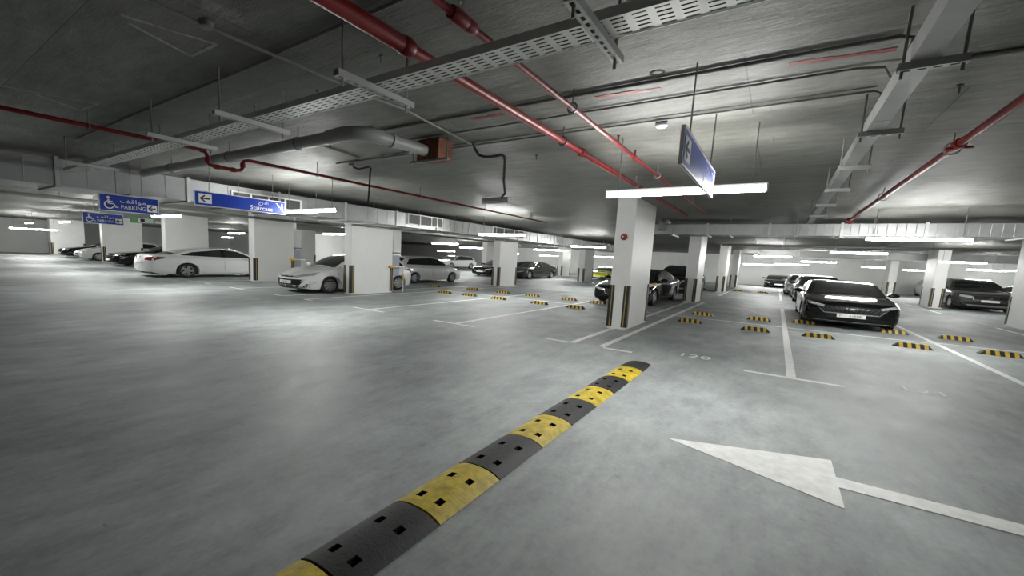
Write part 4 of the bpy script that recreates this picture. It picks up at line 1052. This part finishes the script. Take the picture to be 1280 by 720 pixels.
    if detail > 1:
        add('front_seam', [(-.62, nz - .02), (.62, nz - .02), (.62, nz - .012), (-.62, nz - .012)], 'y', -1, 'trim_black', nu=12, nv=1, off=.0015, skirt=.01)
        lp = [(-.72, .235), (.72, .235), (.72, .25), (-.72, .25)]
        add('lip_trim', lp, 'y', -1, 'chrome' if kind == 'fastback' else 'trim_black', nu=12, nv=1, off=.012)
    if roof_rails:
        for sx in (-1, 1):
            pts = [Vector((sx * W * .325, Y(u), Rf(u) + .035)) for u in np.linspace(.46, .84, 8)]
            scaled(MB().tube(pts, .018, 6)).build('roof_rail', 'chrome', t, True)
    if wing:
        z0 = Tt(.93)
        wv = MB(); wv.prism([(Y(.90), z0 + .26), (Y(.985), z0 + .30), (Y(.985), z0 + .325), (Y(.90), z0 + .285)], 'x', -W * .45, W * .45)
        scaled(wv).build('rear_wing', paint, t)
        for sx in (-1, 1):
            wv = MB(); wv.prism([(Y(.90), z0 - .02), (Y(.95), z0 - .02), (Y(.96), z0 + .29), (Y(.92), z0 + .28)], 'x', sx * W * .30 - .015, sx * W * .30 + .015)
            scaled(wv).build('wing_stay', paint, t)
    return t

car('fastback', 'paint_black', 'glossy black sedan facing the viewer with a white number plate', 1.75, 15.35, plate=(('F', -.2, .075), ('61508', .07, .075)), spokes=10)
car('sedan', 'paint_white', 'long white sedan seen from its side, red tail light toward the viewer', -21.85, 6.75, 1) .location.y = 6.75 + 4.8 * 1.35 / 2
car('small_sedan', 'paint_white', 'white car with a black lower bumper poking out beside the wide column', -13.35, 8.2, bulge=.24, spokes=8, plate=(('V 20384', 0, .08),))
car('sedan', 'paint_black', 'black car half hidden behind the nearest column', -4.55, 15.75, plate=(('D 71', 0, .08),))
car('suv', 'paint_grey', 'dark grey SUV beside a white column on the right', 8.35, 31.0, name='suv', spokes=5, roof_rails=True)
car('hatch', 'paint_white', 'small white hatchback parked nose away in mid distance', -15.75, 20.4, 1)
car('sedan', 'paint_darkgrey', 'dark grey sedan right of the mid distance column', -16.05, 28.0)
car('sedan', 'paint_black', 'dark car partly hidden left of the mid distance column', -19.0, 28.3)
car('suv', 'paint_white', 'white crossover far behind the white hatchback', -30.5, 37.0, name='crossover', dark_trim=True)
car('sports', 'paint_yellow', 'bright yellow sports car with a rear wing behind the black car', -12.1, 35.5, wing=True)
car('suv', 'paint_black', 'black SUV seen behind the black car, right of the alarm column', -4.75, 26.0, name='suv', roof_rails=True)
car('fastback', 'paint_black', 'black car with bright headlight left of the long white sedan', -30.6, 8.0)
car('hatch', 'paint_white', 'white car at the far left between the two black cars', -38.4, 8.3)
car('sedan', 'paint_black', 'farthest left black car beside the white car', -43.5, 8.5)
car('sedan', 'paint_grey', 'dark grey car with a pale roof right behind the glossy black sedan', 1.8, 26.2, detail=1)
car('sedan', 'paint_silver', 'silver car seen past the left side of the glossy black sedan', 1.55, 33.6, detail=1)
car('hatch', 'paint_white', 'little white car near the far wall left of the SUV column', 10.3, 46.2, detail=1)
car('sports', 'paint_black', 'low dark car at the far wall left of the silver car', .25, 45.7, detail=1)
car('sedan', 'paint_silver', 'silver car behind the dark grey SUV at the right edge', 12.4, 36.5, detail=1)
